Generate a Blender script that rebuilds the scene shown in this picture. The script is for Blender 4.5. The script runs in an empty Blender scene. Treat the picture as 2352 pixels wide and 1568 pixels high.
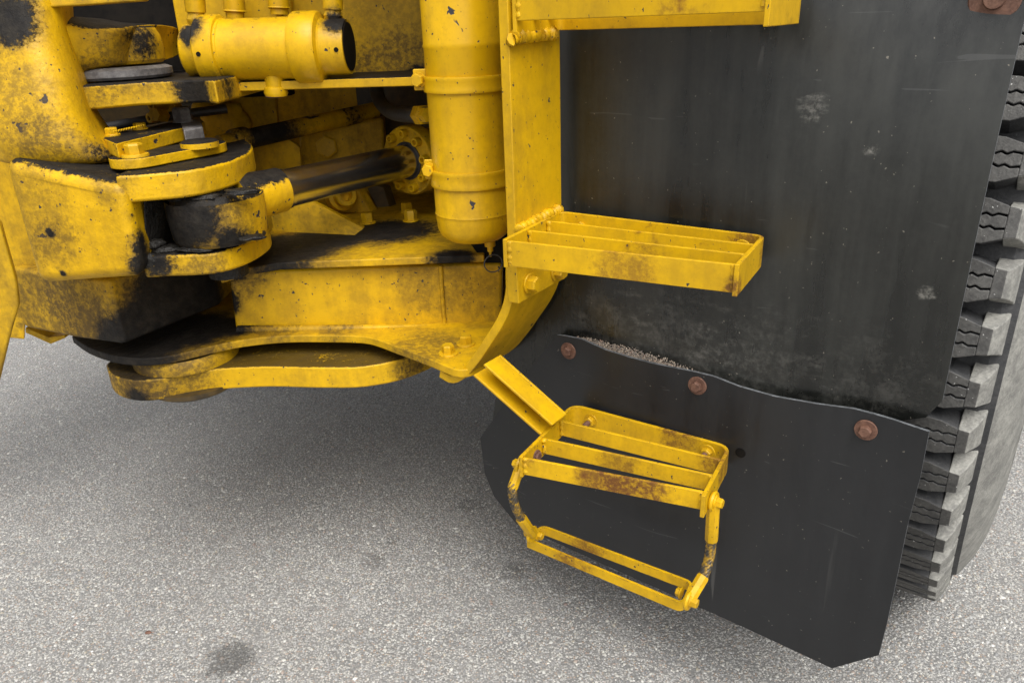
import bpy, bmesh, math, random
import numpy as np
from mathutils import Vector, Matrix, noise
random.seed(7); RNG = np.random.default_rng(11)
scene = bpy.context.scene
COL = scene.collection
R_ = math.radians

# ------------------------------------------------------------------ camera, sky, sun, exposure
F_PX, PITCH, ROLL, EYE = 1720.0, R_(23.2), R_(2.2), 1.6
cam_d = bpy.data.cameras.new('camera'); cam = bpy.data.objects.new('camera', cam_d); COL.objects.link(cam)
cam_d.sensor_width = 36.0; cam_d.lens = 36.0 * F_PX / 2352.0; cam_d.clip_start = 0.02; cam_d.clip_end = 2000
FW = Vector((0, math.cos(PITCH), -math.sin(PITCH)))
_r0 = Vector((1, 0, 0)); _u0 = Vector((0, math.sin(PITCH), math.cos(PITCH)))
CR = math.cos(ROLL) * _r0 - math.sin(ROLL) * _u0
CU = math.sin(ROLL) * _r0 + math.cos(ROLL) * _u0
CO = Vector((0, 0, EYE))
cam.matrix_world = Matrix(((CR.x, CU.x, -FW.x, CO.x), (CR.y, CU.y, -FW.y, CO.y), (CR.z, CU.z, -FW.z, CO.z), (0, 0, 0, 1)))
scene.camera = cam

SUN_EL, SUN_AZ = 58.0, 166.0          # degrees; azimuth measured from +Y towards +X, where the light comes from
world = bpy.data.worlds.new('World'); scene.world = world; world.use_nodes = True
wn = world.node_tree.nodes; wl = world.node_tree.links; wn.clear()
sky = wn.new('ShaderNodeTexSky'); sky.sky_type = 'NISHITA'; sky.sun_disc = False
sky.sun_elevation = R_(SUN_EL); sky.sun_rotation = R_(SUN_AZ); sky.air_density = 1.0; sky.dust_density = 5.0; sky.ozone_density = 1.0
hs = wn.new('ShaderNodeHueSaturation'); hs.inputs['Saturation'].default_value = 0.18
bg = wn.new('ShaderNodeBackground'); bg.inputs['Strength'].default_value = 0.145
wo = wn.new('ShaderNodeOutputWorld')
wl.new(sky.outputs[0], hs.inputs['Color']); wl.new(hs.outputs[0], bg.inputs[0]); wl.new(bg.outputs[0], wo.inputs[0])
sd = bpy.data.lights.new('sun', 'SUN'); sd.energy = 1.7; sd.angle = R_(45); sd.color = (1.0, 0.97, 0.92)
so = bpy.data.objects.new('sun', sd); COL.objects.link(so)
_sv = Vector((math.sin(R_(SUN_AZ)) * math.cos(R_(SUN_EL)), math.cos(R_(SUN_AZ)) * math.cos(R_(SUN_EL)), math.sin(R_(SUN_EL))))
so.rotation_euler = _sv.to_track_quat('Z', 'Y').to_euler(); so.location = _sv * 20
vs = scene.view_settings; vs.view_transform = 'Standard'; vs.look = 'None'; vs.exposure = 0.53; vs.gamma = 1.0; vs.use_curve_mapping = False

# ------------------------------------------------------------------ survey helpers
ALPHA = R_(37)                                    # heading of the rear half's cross axis
UA = Vector((math.cos(ALPHA), -math.sin(ALPHA), 0))   # outwards along the axle
SA = Vector((-math.sin(ALPHA), -math.cos(ALPHA), 0))  # forwards of the rear half
ZA = Vector((0, 0, 1))
def W(u, s, z): return UA * u + SA * s + ZA * z
def P(px, py, y=None, z=None, s=None, u=None):
    """point of the place seen at photo position (2352 wide) on the plane y=, z=, s= or u="""
    d = FW + CR * ((px - 1176) / F_PX) - CU * ((py - 784) / F_PX)
    if y is not None: t = y / d.y
    elif z is not None: t = (z - EYE) / d.z
    elif s is not None: t = s / d.dot(SA)
    else: t = u / d.dot(UA)
    return CO + d * t
def US(p): return p.dot(UA), p.dot(SA), p.z

# ------------------------------------------------------------------ object helpers
WORLD = {}
def place(o, M, parent):
    COL.objects.link(o) if o.name not in COL.objects else None
    WORLD[o] = M
    if parent is not None:
        o.parent = parent; o.matrix_basis = WORLD[parent].inverted() @ M
    else:
        o.matrix_basis = M
def link(name, me, mat, parent, M=None, bevel=0, seg=2, sub=0, ang=35, smooth=True):
    if mat is not None and not me.materials: me.materials.append(mat)
    o = bpy.data.objects.new(name, me)
    place(o, M if M is not None else Matrix.Identity(4), parent)
    if bevel:
        b = o.modifiers.new('bevel', 'BEVEL'); b.width = bevel; b.segments = seg; b.limit_method = 'ANGLE'; b.angle_limit = R_(ang); b.harden_normals = True
    if sub:
        m_ = o.modifiers.new('subsurf', 'SUBSURF'); m_.levels = sub; m_.render_levels = sub
    return o
def mk(name, verts, faces, mat, parent, bevel=0, seg=2, sub=0, sharp=None, ang=35):
    """one mesh, origin at its middle"""
    vs_ = [Vector(v) for v in verts]
    c = sum(vs_, Vector()) / len(vs_)
    me = bpy.data.meshes.new(name)
    me.from_pydata([tuple(v - c) for v in vs_], [], faces)
    bm = bmesh.new(); bm.from_mesh(me); bmesh.ops.recalc_face_normals(bm, faces=bm.faces); bm.to_mesh(me); bm.free()
    me.shade_smooth()
    if sharp or not (bevel or sub): me.set_sharp_from_angle(angle=R_(sharp or 38))
    return link(name, me, mat, parent, Matrix.Translation(c), bevel, seg, sub, ang)
def prism_vf(a, b):
    n = len(a); f = [list(range(n))[::-1], list(range(n, 2 * n))]
    for i in range(n): f.append([i, (i + 1) % n, n + (i + 1) % n, n + i])
    return list(a) + list(b), f
def prism(name, pts, vec, mat, parent, bevel=.003, seg=2, ang=35):
    vec = Vector(vec)
    v, f = prism_vf([Vector(p) for p in pts], [Vector(p) + vec for p in pts])
    return mk(name, v, f, mat, parent, bevel, seg, ang=ang)
def slab(name, xy, ztop, zbot, mat, parent, bevel=.004, seg=2, ang=35):
    return prism(name, [Vector((p[0], p[1], ztop)) for p in xy], (0, 0, zbot - ztop), mat, parent, bevel, seg, ang)
def hexa(name, f4, b4, mat, parent, bevel=.004, seg=2):
    v, f = prism_vf(f4, b4); return mk(name, v, f, mat, parent, bevel, seg)
def frame_of(axis, up=Vector((0, 0, 1))):
    z = Vector(axis).normalized()
    if abs(z.dot(up)) > .98: up = Vector((0, 1, 0))
    x = up.cross(z).normalized(); y = z.cross(x)
    return Matrix(((x.x, y.x, z.x, 0), (x.y, y.y, z.y, 0), (x.z, y.z, z.z, 0), (0, 0, 0, 1)))
def lathe_vf(prof, n=32):
    """prof = list of (r, h) along local z; r=0 ends close"""
    v, f, rings = [], [], []
    for r, h in prof:
        if r < 1e-6: rings.append([len(v)]); v.append((0, 0, h))
        else:
            rings.append(list(range(len(v), len(v) + n)))
            v += [(r * math.cos(2 * math.pi * i / n), r * math.sin(2 * math.pi * i / n), h) for i in range(n)]
    for a, b in zip(rings, rings[1:]):
        for i in range(n):
            j = (i + 1) % n
            if len(a) == 1 and len(b) == 1: continue
            if len(a) == 1: f.append([a[0], b[j], b[i]])
            elif len(b) == 1: f.append([a[i], a[j], b[0]])
            else: f.append([a[i], a[j], b[j], b[i]])
    return v, f
def lathe(name, prof, base, axis, mat, parent, n=32, sharp=38, bevel=0):
    v, f = lathe_vf(prof, n)
    me = bpy.data.meshes.new(name); me.from_pydata(v, [], f)
    bm = bmesh.new(); bm.from_mesh(me); bmesh.ops.recalc_face_normals(bm, faces=bm.faces); bm.to_mesh(me); bm.free()
    me.shade_smooth()
    if not bevel: me.set_sharp_from_angle(angle=R_(sharp))
    return link(name, me, mat, parent, Matrix.Translation(Vector(base)) @ frame_of(axis), bevel)
def tube_vf(path, rad, n=10, cap=True, ripple=None):
    path = [Vector(p) for p in path]; v, f = [], []
    prev = None
    for i, p in enumerate(path):
        t = (path[min(i + 1, len(path) - 1)] - path[max(i - 1, 0)]).normalized()
        if prev is None: prev = t.orthogonal().normalized()
        x = (prev - t * prev.dot(t)).normalized(); y = t.cross(x); prev = x
        r = rad[i] if isinstance(rad, (list, tuple)) else rad
        for k in range(n):
            a = 2 * math.pi * k / n
            v.append(p + (x * math.cos(a) + y * math.sin(a)) * r)
    for i in range(len(path) - 1):
        for k in range(n):
            f.append([i * n + k, i * n + (k + 1) % n, (i + 1) * n + (k + 1) % n, (i + 1) * n + k])
    if cap: f.append(list(range(n))[::-1]); f.append([(len(path) - 1) * n + k for k in range(n)])
    return v, f
def tube(name, path, rad, mat, parent, n=14):
    v, f = tube_vf(path, rad, n); return mk(name, v, f, mat, parent, sharp=50)
def bez(pts, n=10):
    """Catmull-Rom through points"""
    pts = [Vector(p) for p in pts]; out = []
    q = [pts[0] * 2 - pts[1]] + pts + [pts[-1] * 2 - pts[-2]]
    for i in range(1, len(q) - 2):
        for k in range(n):
            t = k / n
            out.append(.5 * ((2 * q[i]) + (q[i + 1] - q[i - 1]) * t + (2 * q[i - 1] - 5 * q[i] + 4 * q[i + 1] - q[i + 2]) * t * t + (3 * q[i] - q[i - 1] - 3 * q[i + 1] + q[i + 2]) * t ** 3))
    out.append(pts[-1]); return out
def weld(path, r, mat, parent, amp=1.):
    """lumpy weld bead"""
    pts = bez(path, max(4, int(sum((Vector(b) - Vector(a)).length for a, b in zip(path, path[1:])) / .004 / max(1, len(path) - 1)))) if len(path) > 1 else path
    v, f = [], []
    rad = []
    for i, p in enumerate(pts):
        rad.append(r * (1 + amp * (.22 * math.sin(i * 1.9) + .25 * (random.random() - .5))))
        pts[i] = p + Vector((random.uniform(-1, 1), random.uniform(-1, 1), random.uniform(-1, 1))) * r * .16 * amp
    v, f = tube_vf(pts, rad, 8)
    return mk('weld_bead', v, f, mat, parent, sharp=80)
MESH = {}
def hex_mesh(r, h, wr, wh, mat, cham=.18):
    key = ('hex', r, h, wr, wh, mat.name)
    if key in MESH: return MESH[key]
    bm = bmesh.new()
    v, f = [], []
    if wr:
        v, f = lathe_vf([(0, 0), (wr, 0), (wr, wh * .7), (wr * .96, wh), (0, wh)], 22)
    o = len(v)
    rings = []
    for rr, hh in ((r, wh), (r, wh + h * (1 - cham)), (r * .86, wh + h)):
        rings.append(list(range(len(v), len(v) + 6)))
        v += [(rr * math.cos(math.pi / 3 * i), rr * math.sin(math.pi / 3 * i), hh) for i in range(6)]
    for a, b in zip(rings, rings[1:]):
        for i in range(6): f.append([a[i], a[(i + 1) % 6], b[(i + 1) % 6], b[i]])
    f.append(rings[-1])
    me = bpy.data.meshes.new('bolt'); me.from_pydata(v, [], f); me.shade_smooth(); me.set_sharp_from_angle(angle=R_(25))
    me.materials.append(mat); MESH[key] = me; bm.free(); return me
def bolt(p, axis, r, h, mat, parent, wr=0, wh=0, name='bolt', spin=None):
    me = hex_mesh(r, h, wr, wh, mat)
    M = Matrix.Translation(Vector(p)) @ frame_of(axis) @ Matrix.Rotation(random.uniform(0, 1) if spin is None else spin, 4, 'Z')
    return link(name, me, None, parent, M)
def socket_mesh(r, h, mat):
    key = ('soc', r, h, mat.name)
    if key in MESH: return MESH[key]
    v, f = lathe_vf([(r, 0), (r, h * .92), (r * .92, h), (r * .55, h), (r * .5, h * .45), (0, h * .4)], 18)
    me = bpy.data.meshes.new('socket_bolt'); me.from_pydata(v, [], f); me.shade_smooth(); me.set_sharp_from_angle(angle=R_(35)); me.materials.append(mat)
    MESH[key] = me; return me
def socket_bolt(p, axis, r, h, mat, parent):
    return link('socket_bolt', socket_mesh(r, h, mat), None, parent, Matrix.Translation(Vector(p)) @ frame_of(axis))
def stud_nut(p, axis, r, mat, parent):
    """flanged nut with a short thread end"""
    n_ = bolt(p, axis, r, r * .85, mat, parent, r * 1.45, r * .3, 'nut')
    return n_
def sheet(name, outline, step, fn, thick, mat, parent):
    """outline in (u,z); bisected into a grid, then bulged by fn(u,z) along SA; made thick"""
    bm = bmesh.new()
    vs_ = [bm.verts.new((p[0], 0, p[1])) for p in outline]
    bm.faces.new(vs_)
    us = [p[0] for p in outline]; zs = [p[1] for p in outline]
    for lo, hi, no in ((min(us), max(us), (1, 0, 0)), (min(zs), max(zs), (0, 0, 1))):
        k = lo + step
        while k < hi - step * .3:
            co = (k, 0, 0) if no[0] else (0, 0, k)
            bmesh.ops.bisect_plane(bm, geom=bm.verts[:] + bm.edges[:] + bm.faces[:], plane_co=co, plane_no=no); k += step
    v, f = [], []
    bm.verts.index_update()
    for q in bm.verts: v.append(W(q.co.x, fn(q.co.x, q.co.z), q.co.z))
    for fc in bm.faces: f.append([q.index for q in fc.verts])
    n = len(v)
    bnd = [(e.verts[0].index, e.verts[1].index) for e in bm.edges if len(e.link_faces) == 1]
    v2 = [p - SA * thick for p in v]
    f2 = [[i + n for i in reversed(fc)] for fc in f]
    fs = [[a, b, b + n, a + n] for a, b in bnd]
    bm.free()
    return mk(name, v + v2, f + f2 + fs, mat, parent, sharp=40)
def loft(name, rings, mat, parent, sub=2):
    n = len(rings[0]); v = [p for r in rings for p in r]; f = []
    for i in range(len(rings) - 1):
        for k in range(n): f.append([i * n + k, i * n + (k + 1) % n, (i + 1) * n + (k + 1) % n, (i + 1) * n + k])
    f.append(list(range(n))[::-1]); f.append([(len(rings) - 1) * n + k for k in range(n)])
    return mk(name, v, f, mat, parent, sub=sub)
def tag(o, label=None, cat=None, group=None, kind=None):
    if label: o['label'] = label
    if cat: o['category'] = cat
    if group: o['group'] = group
    if kind: o['kind'] = kind
    return o

# ------------------------------------------------------------------ materials
class NT:
    def __init__(s, name):
        s.m = bpy.data.materials.new(name); s.m.use_nodes = True; s.t = s.m.node_tree; s.n = s.t.nodes
        s.b = s.n['Principled BSDF']; s.pos = s.n.new('ShaderNodeNewGeometry')
    def set(s, sock, v):
        if hasattr(v, 'is_linked') or isinstance(v, bpy.types.NodeSocket): s.t.links.new(v, sock)
        else: sock.default_value = v
    def math(s, op, a, b=0., clamp=False):
        n = s.n.new('ShaderNodeMath'); n.operation = op; n.use_clamp = clamp; s.set(n.inputs[0], a); s.set(n.inputs[1], b); return n.outputs[0]
    def ramp(s, x, lo, hi):
        n = s.n.new('ShaderNodeMapRange'); n.interpolation_type = 'SMOOTHSTEP'; s.set(n.inputs[0], x); n.inputs[1].default_value = lo; n.inputs[2].default_value = hi; return n.outputs[0]
    def coord(s, scale=(1, 1, 1), off=(0, 0, 0)):
        n = s.n.new('ShaderNodeMapping'); n.inputs['Scale'].default_value = scale; n.inputs['Location'].default_value = off; s.t.links.new(s.pos.outputs['Position'], n.inputs[0]); return n.outputs[0]
    def noise(s, scale, detail=4, rough=.6, stretch=(1, 1, 1), off=(0, 0, 0), dist=0.):
        n = s.n.new('ShaderNodeTexNoise'); n.inputs['Scale'].default_value = scale; n.inputs['Detail'].default_value = detail; n.inputs['Roughness'].default_value = rough; n.inputs['Distortion'].default_value = dist
        s.t.links.new(s.coord(stretch, off), n.inputs['Vector']); return n.outputs[0]
    def voro(s, scale, feature='F1', stretch=(1, 1, 1), rnd=1.):
        n = s.n.new('ShaderNodeTexVoronoi'); n.feature = feature; n.inputs['Scale'].default_value = scale; n.inputs['Randomness'].default_value = rnd
        s.t.links.new(s.coord(stretch), n.inputs['Vector']); return n
    def mix(s, f, a, b):
        n = s.n.new('ShaderNodeMix'); n.data_type = 'RGBA'; s.set(n.inputs[0], f)
        for sock, v in ((n.inputs[6], a), (n.inputs[7], b)):
            if isinstance(v, (tuple, list)): sock.default_value = (*v[:3], 1)
            else: s.set(sock, v)
        return n.outputs[2]
    def fmix(s, f, a, b):
        n = s.n.new('ShaderNodeMix'); n.data_type = 'FLOAT'; s.set(n.inputs[0], f); s.set(n.inputs[2], a); s.set(n.inputs[3], b); return n.outputs[0]
    def dist(s, p):
        n = s.n.new('ShaderNodeVectorMath'); n.operation = 'DISTANCE'; s.t.links.new(s.pos.outputs['Position'], n.inputs[0]); n.inputs[1].default_value = tuple(p); return n.outputs['Value']
    def nz(s):
        n = s.n.new('ShaderNodeSeparateXYZ'); s.t.links.new(s.pos.outputs['Normal'], n.inputs[0]); return n.outputs[2]
    def bump(s, h, strength, dist=.002, prev=None):
        n = s.n.new('ShaderNodeBump'); n.inputs['Strength'].default_value = strength; n.inputs['Distance'].default_value = dist; s.set(n.inputs['Height'], h)
        if prev is not None: s.t.links.new(prev, n.inputs['Normal'])
        return n.outputs[0]
    def done(s, col, rough, normal=None, metal=0., spec=None):
        s.set(s.b.inputs['Base Color'], (*col[:3], 1) if isinstance(col, (tuple, list)) else col)
        s.set(s.b.inputs['Roughness'], rough); s.set(s.b.inputs['Metallic'], metal)
        if spec is not None: s.b.inputs['Specular IOR Level'].default_value = spec
        if normal is not None: s.t.links.new(normal, s.b.inputs['Normal'])
        return s.m
YEL = (.66, .385, .003)
GREASE = (.009, .008, .0075)
def paint(name, film=.35, chips=.25, top=0., blobs=(), smears=(), rust=0., cast=.0, rough=.42, base=YEL, edge=0., seed=0., chipcol=(.035, .033, .036), topn=.55):
    s = NT(name); o = (seed * 3.1, seed * 1.7, seed * 5.3)
    big = s.noise(3.2, 5, .62, off=o)
    col = s.mix(s.ramp(big, .3, .75), tuple(c * .86 for c in base), tuple(c * 1.06 for c in base))
    streak = s.noise(7, 6, .68, (1.6, 1.6, .32), o)
    fine = s.noise(38, 5, .7, off=o)
    f1 = s.math('MULTIPLY', s.ramp(s.math('ADD', s.math('MULTIPLY', streak, .6), s.math('MULTIPLY', fine, .4)), .38, .68), film)
    col = s.mix(f1, col, (.14, .080, .012))
    mottle = s.ramp(s.noise(120, 3, .6, off=o), .55, .75)
    col = s.mix(s.math('MULTIPLY', mottle, film * .35), col, (.2, .12, .03))
    rgh = s.fmix(f1, rough, min(.85, rough + .3))
    if rust:
        r1 = s.math('MULTIPLY', s.ramp(s.math('ADD', s.math('MULTIPLY', s.noise(9, 6, .7, off=(o[0] + 9, o[1], o[2])), .75), s.math('MULTIPLY', fine, .25)), .56, .70), rust)
        col = s.mix(r1, col, s.mix(fine, (.20, .062, .012), (.10, .035, .014)))
    if edge:
        bv = s.n.new('ShaderNodeBevel'); bv.samples = 4; bv.inputs['Radius'].default_value = .0035
        dt = s.n.new('ShaderNodeVectorMath'); dt.operation = 'DOT_PRODUCT'; s.t.links.new(bv.outputs[0], dt.inputs[0]); s.t.links.new(s.pos.outputs['Normal'], dt.inputs[1])
        em = s.math('MULTIPLY', s.ramp(s.math('SUBTRACT', 1., dt.outputs['Value']), .03, .16), s.ramp(s.noise(24, 4, .75, off=o), .5, .62))
        col = s.mix(s.math('MULTIPLY', em, edge), col, s.mix(fine, (.16, .06, .015), (.05, .04, .035)))
    if chips:
        c1 = s.math('ADD', s.math('MULTIPLY', s.noise(26, 3, .55, off=(o[0], o[1] + 4, o[2]), dist=.4), .62), s.math('MULTIPLY', s.noise(5, 3, .6, off=(o[0] + 2, o[1], o[2])), .38))
        cm = s.ramp(c1, .70 - chips * .14, .715 - chips * .14)
        sp = s.math('MAXIMUM', s.ramp(s.noise(70, 2, .5, off=o), .738 - chips * .055, .753 - chips * .055), s.ramp(s.noise(150, 2, .5, (1, 1, .6), off=o), .735 - chips * .06, .75 - chips * .06))
        cm = s.math('MAXIMUM', cm, sp)
        col = s.mix(cm, col, chipcol); rgh = s.fmix(cm, rgh, .6)
    g = None
    wob = s.math('ADD', s.math('MULTIPLY', s.math('SUBTRACT', s.noise(13, 6, .75, off=o), .5), 1.6), s.math('MULTIPLY', s.math('SUBTRACT', s.noise(95, 5, .75, off=o), .5), 1.5))
    gran = s.fmix(s.ramp(s.noise(62, 6, .8, off=o), .40, .58), .35, 1.)
    for b in smears:
        d = s.math('DIVIDE', s.dist(Vector(b[0])), b[1])
        k = s.math('MULTIPLY', s.math('MULTIPLY', s.ramp(s.math('ADD', s.math('SUBTRACT', 1., d), s.math('MULTIPLY', wob, .7)), -.12, .42), b[2] if len(b) > 2 else .8), gran)
        col = s.mix(k, col, b[3] if len(b) > 3 else (.075, .045, .012)); rgh = s.fmix(k, rgh, .62)
    for b in blobs:
        p, r = Vector(b[0]), b[1]; soft = b[2] if len(b) > 2 else .35
        d = s.math('DIVIDE', s.dist(p), r)
        base_ = s.math('SUBTRACT', 1., d)
        halo = s.math('MULTIPLY', s.ramp(s.math('ADD', base_, s.math('MULTIPLY', wob, .6)), -.6, .2), .8)
        col = s.mix(halo, col, (.085, .05, .010))
        k = s.ramp(s.math('ADD', base_, s.math('MULTIPLY', wob, soft * 1.15)), -.16, .22)
        g = k if g is None else s.math('MAXIMUM', g, k)
    if top:
        t1 = s.ramp(s.math('ADD', s.nz(), s.math('MULTIPLY', wob, .5)), topn, topn + .15)
        t1 = s.math('MULTIPLY', t1, top)
        g = t1 if g is None else s.math('MAXIMUM', g, t1)
    s.b.inputs['Specular IOR Level'].default_value = .3
    if g is not None:
        col = s.mix(g, col, s.mix(s.ramp(fine, .35, .75), GREASE, (.026, .022, .017)))
        rgh = s.fmix(g, rgh, .6); s.set(s.b.inputs['Specular IOR Level'], s.fmix(g, .3, .16))
    nrm = s.bump(s.noise(220, 2, .5), .10, .001)
    if cast:
        nrm = s.bump(s.noise(22, 5, .6, off=o), cast, .008, nrm)
    if chips: nrm = s.bump(s.math('SUBTRACT', 1., cm), .35, .0012, nrm)
    if g is not None: nrm = s.bump(s.math('MULTIPLY', g, s.noise(60, 5, .7)), .5, .006, nrm)
    return s.done(col, rgh, nrm)
def simple(name, a, b, rough, scale=30, bump=.2, metal=0., bd=.002, r2=None, stretch=(1, 1, 1), spec=.5):
    s = NT(name); n1 = s.noise(scale, 5, .68, stretch); n2 = s.noise(scale * 5, 3, .6)
    f = s.ramp(s.math('ADD', s.math('MULTIPLY', n1, .7), s.math('MULTIPLY', n2, .3)), .36, .66)
    col = s.mix(f, a, b); r = s.fmix(f, rough, r2 if r2 is not None else rough)
    return s.done(col, r, s.bump(s.math('ADD', n1, n2), bump, bd), metal, spec)
M = {}
M['step'] = paint('step_paint', film=.35, chips=.16, rust=.8, smears=((P(1450, 628, z=1.17), .07, .6, (.125, .047, .012)), (P(1745, 560, z=1.2), .06, .8, (.125, .047, .012)), (P(1330, 600, z=1.17), .03, .5, (.125, .047, .012)), (P(1690, 672, z=1.17), .03, .9, (.125, .047, .012))), edge=1., rough=.38, seed=1)
M['step2'] = paint('lower_step_paint', film=.4, chips=.2, rust=.95, smears=((P(1440, 1125, z=.73), .085, .95, (.125, .047, .012)), (P(1380, 1108, z=.73), .06, .8, (.125, .047, .012)), (P(1570, 985, z=.75), .06, .9, (.125, .047, .012)), (P(1650, 1070, z=.74), .05, .8, (.125, .047, .012)), (P(1330, 1270, z=.44), .06, .8, (.125, .047, .012)), (P(1420, 1060, z=.73), .05, .6, (.125, .047, .012))), edge=1., rough=.4, seed=4)
M['post'] = paint('post_paint', film=.42, chips=.26, edge=.7, rough=.4, seed=2)
M['tank'] = paint('tank_paint', film=.4, chips=.26, rough=.36, seed=3)
M['frame'] = paint('frame_paint', film=.55, chips=.36, rough=.45, cast=.12, seed=5, smears=((P(1000, 640, y=1.85), .11, .5), (P(1130, 690, y=1.85), .08, .45), (P(560, 620, y=1.85), .08)), blobs=((P(515, 690, y=1.85), .04, .9), (P(530, 620, y=1.84), .035, .9)))
M['inner'] = paint('inner_paint', film=.8, chips=.25, rough=.5, seed=6)
M['wall'] = paint('wall_paint', film=.42, chips=.12, rough=.45, seed=7, smears=((P(760, 182, y=2.15), .12), (P(940, 178, y=2.15), .14), (P(450, 170, y=2.15), .1), (P(900, 40, y=2.15), .15, .4)), blobs=((P(960, 180, y=2.15), .03, .9),))
M['joint'] = paint('joint_casting_paint', film=.45, chips=.46, top=1., rough=.4, cast=.55, seed=8, topn=.72, edge=.8, smears=((P(60, 480, y=1.6), .13, .5), (P(120, 560, y=1.58), .07, .5), (P(250, 410, y=1.56), .06, .5), (P(470, 605, y=1.6), .05, .7), (P(30, 640, y=1.6), .1, .4)),
                   blobs=((P(345, 565, y=1.57), .035, .9), (P(352, 612, y=1.57), .045, .8), (P(318, 500, y=1.55), .018, 1.2), (P(107, 535, y=1.58), .012, 1.1), (P(85, 525, y=1.58), .008, 1.1), (P(142, 630, y=1.58), .008, 1.), (P(62, 392, y=1.58), .010, 1.1), (P(283, 433, y=1.55), .010, 1.)))
M['lower'] = paint('lower_joint_paint', film=.8, chips=.35, rough=.5, cast=.3, seed=9, blobs=((P(400, 690, y=1.82), .15, .3), (P(250, 800, y=1.66), .05, .5), (P(330, 760, y=1.72), .10, .3)), smears=((P(70, 720, y=1.72), .16), (P(160, 690, y=1.7), .11), (P(190, 770, y=1.68), .10)))
M['flange'] = paint('lower_plate_paint', film=.6, chips=.3, top=.0, rough=.5, cast=.1, seed=10,
                    blobs=((P(280, 800, z=.86), .20, .3), (P(440, 765, z=.86), .13, .4), (P(560, 752, z=.86), .08), (P(180, 780, z=.86), .2)), smears=((P(640, 757, z=.868), .07), (P(780, 757, z=.868), .06), (P(980, 795, z=.868), .11, .7), (P(420, 820, z=.85), .11)))
M['lug'] = paint('bottom_lug_paint', film=.5, chips=.25, rough=.45, cast=.15, seed=11, top=.85, topn=.75, smears=((P(270, 870, z=.79), .15, .9), (P(340, 880, z=.78), .08, .85), (P(400, 820, z=.84), .13, .8), (P(960, 845, z=.78), .07, .95)), blobs=((P(975, 850, z=.78), .035, .5), (P(300, 935, z=.75), .05, .5)))
M['hub'] = paint('rod_eye_paint', film=.5, chips=.5, top=1., rough=.5, cast=.5, seed=12, topn=.45, blobs=((P(425, 495, y=1.6), .07, .7), (P(395, 520, y=1.6), .07, .6), (P(540, 560, y=1.6), .04, .7)), smears=((P(480, 510, y=1.6), .10, .8),))
M['oil'] = paint('oil_cylinder_paint', film=.45, chips=.22, top=.9, rough=.36, cast=.1, seed=13, topn=1.02, blobs=((P(442, 72, y=1.91), .032, .8), (P(770, 50, y=1.9), .032, .8), (P(500, 192, y=1.95), .05, .5), (P(680, 194, y=1.95), .03, .6)))
M['hitch'] = paint('upper_hitch_paint', film=.42, chips=.45, top=1., rough=.48, cast=.3, seed=14, topn=.6, smears=((P(175, 215, y=1.8), .10), (P(300, 130, y=1.8), .10, .7)), blobs=((P(168, 212, y=1.8), .035, .9), (P(470, 203, y=1.84), .06, .7), (P(355, 80, y=1.9), .06, .9), (P(275, 135, y=1.79), .022, 1.2)))
M['column'] = paint('casting_paint', film=.38, chips=.44, top=.0, rough=.38, cast=.45, seed=15, blobs=((P(15, 45, y=1.68), .055, .9), (P(270, 352, y=1.66), .05, .8)), smears=((P(100, 345, y=1.6), .10, .7), (P(20, 250, y=1.65), .12, .6)))
M['front'] = paint('front_plate_paint', film=.8, chips=.2, rough=.45, seed=16, base=(.62, .365, .005))
M['bolt'] = paint('bolt_paint', film=.5, chips=.15, rough=.42, seed=17)
M['pipe'] = paint('pipe_paint', film=.5, chips=.8, rough=.5, seed=18, blobs=((P(580, 317, y=2.25), .13, .4), (P(690, 292, y=2.4), .06, .9), (P(790, 270, y=2.5), .05, 1.1),))
M['grease'] = simple('grease', (.007, .0065, .006), (.020, .018, .015), .5, 24, .8, bd=.006, spec=.3)
M['dark'] = simple('dark_steel_and_shade', (.004, .0037, .0035), (.011, .009, .007), .7, 12, .3, spec=.12)  # near black: dark steel parts, and the shade in gaps and holes
M['steel'] = simple('bare_steel', (.10, .095, .095), (.21, .2, .195), .55, 40, .3, metal=.15)
M['rust'] = simple('rusty_steel', (.085, .038, .024), (.17, .085, .055), .7, 60, .6, bd=.001)
M['hose'] = simple('hose_rubber', (.02, .02, .021), (.045, .043, .04), .5, 30, .2)
M['grime_shade'] = simple('grimy_shaded_steel', (.02, .014, .006), (.09, .055, .012), .6, 7, .3)  # dark brown for grime and for deep shade inside the frame
def chrome():
    s = NT('chrome_rod'); n = s.noise(18, 5, .7, (1, 1, 1)); n2 = s.noise(160, 3, .6)
    return s.done(s.mix(s.ramp(n, .4, .75), (.62, .62, .63), (.5, .495, .49)), s.fmix(s.ramp(n, .35, .7), .2, .27), s.bump(n2, .05, .0005), 1.)
M['chrome'] = chrome()
def rope_mat():
    s = NT('wire_rope'); n = s.noise(60, 4, .7)
    return s.done(s.mix(s.ramp(n, .42, .6), (.05, .045, .038), (.34, .2, .016)), .5, s.bump(n, .3, .001), .2)
M['rope'] = rope_mat()
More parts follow.
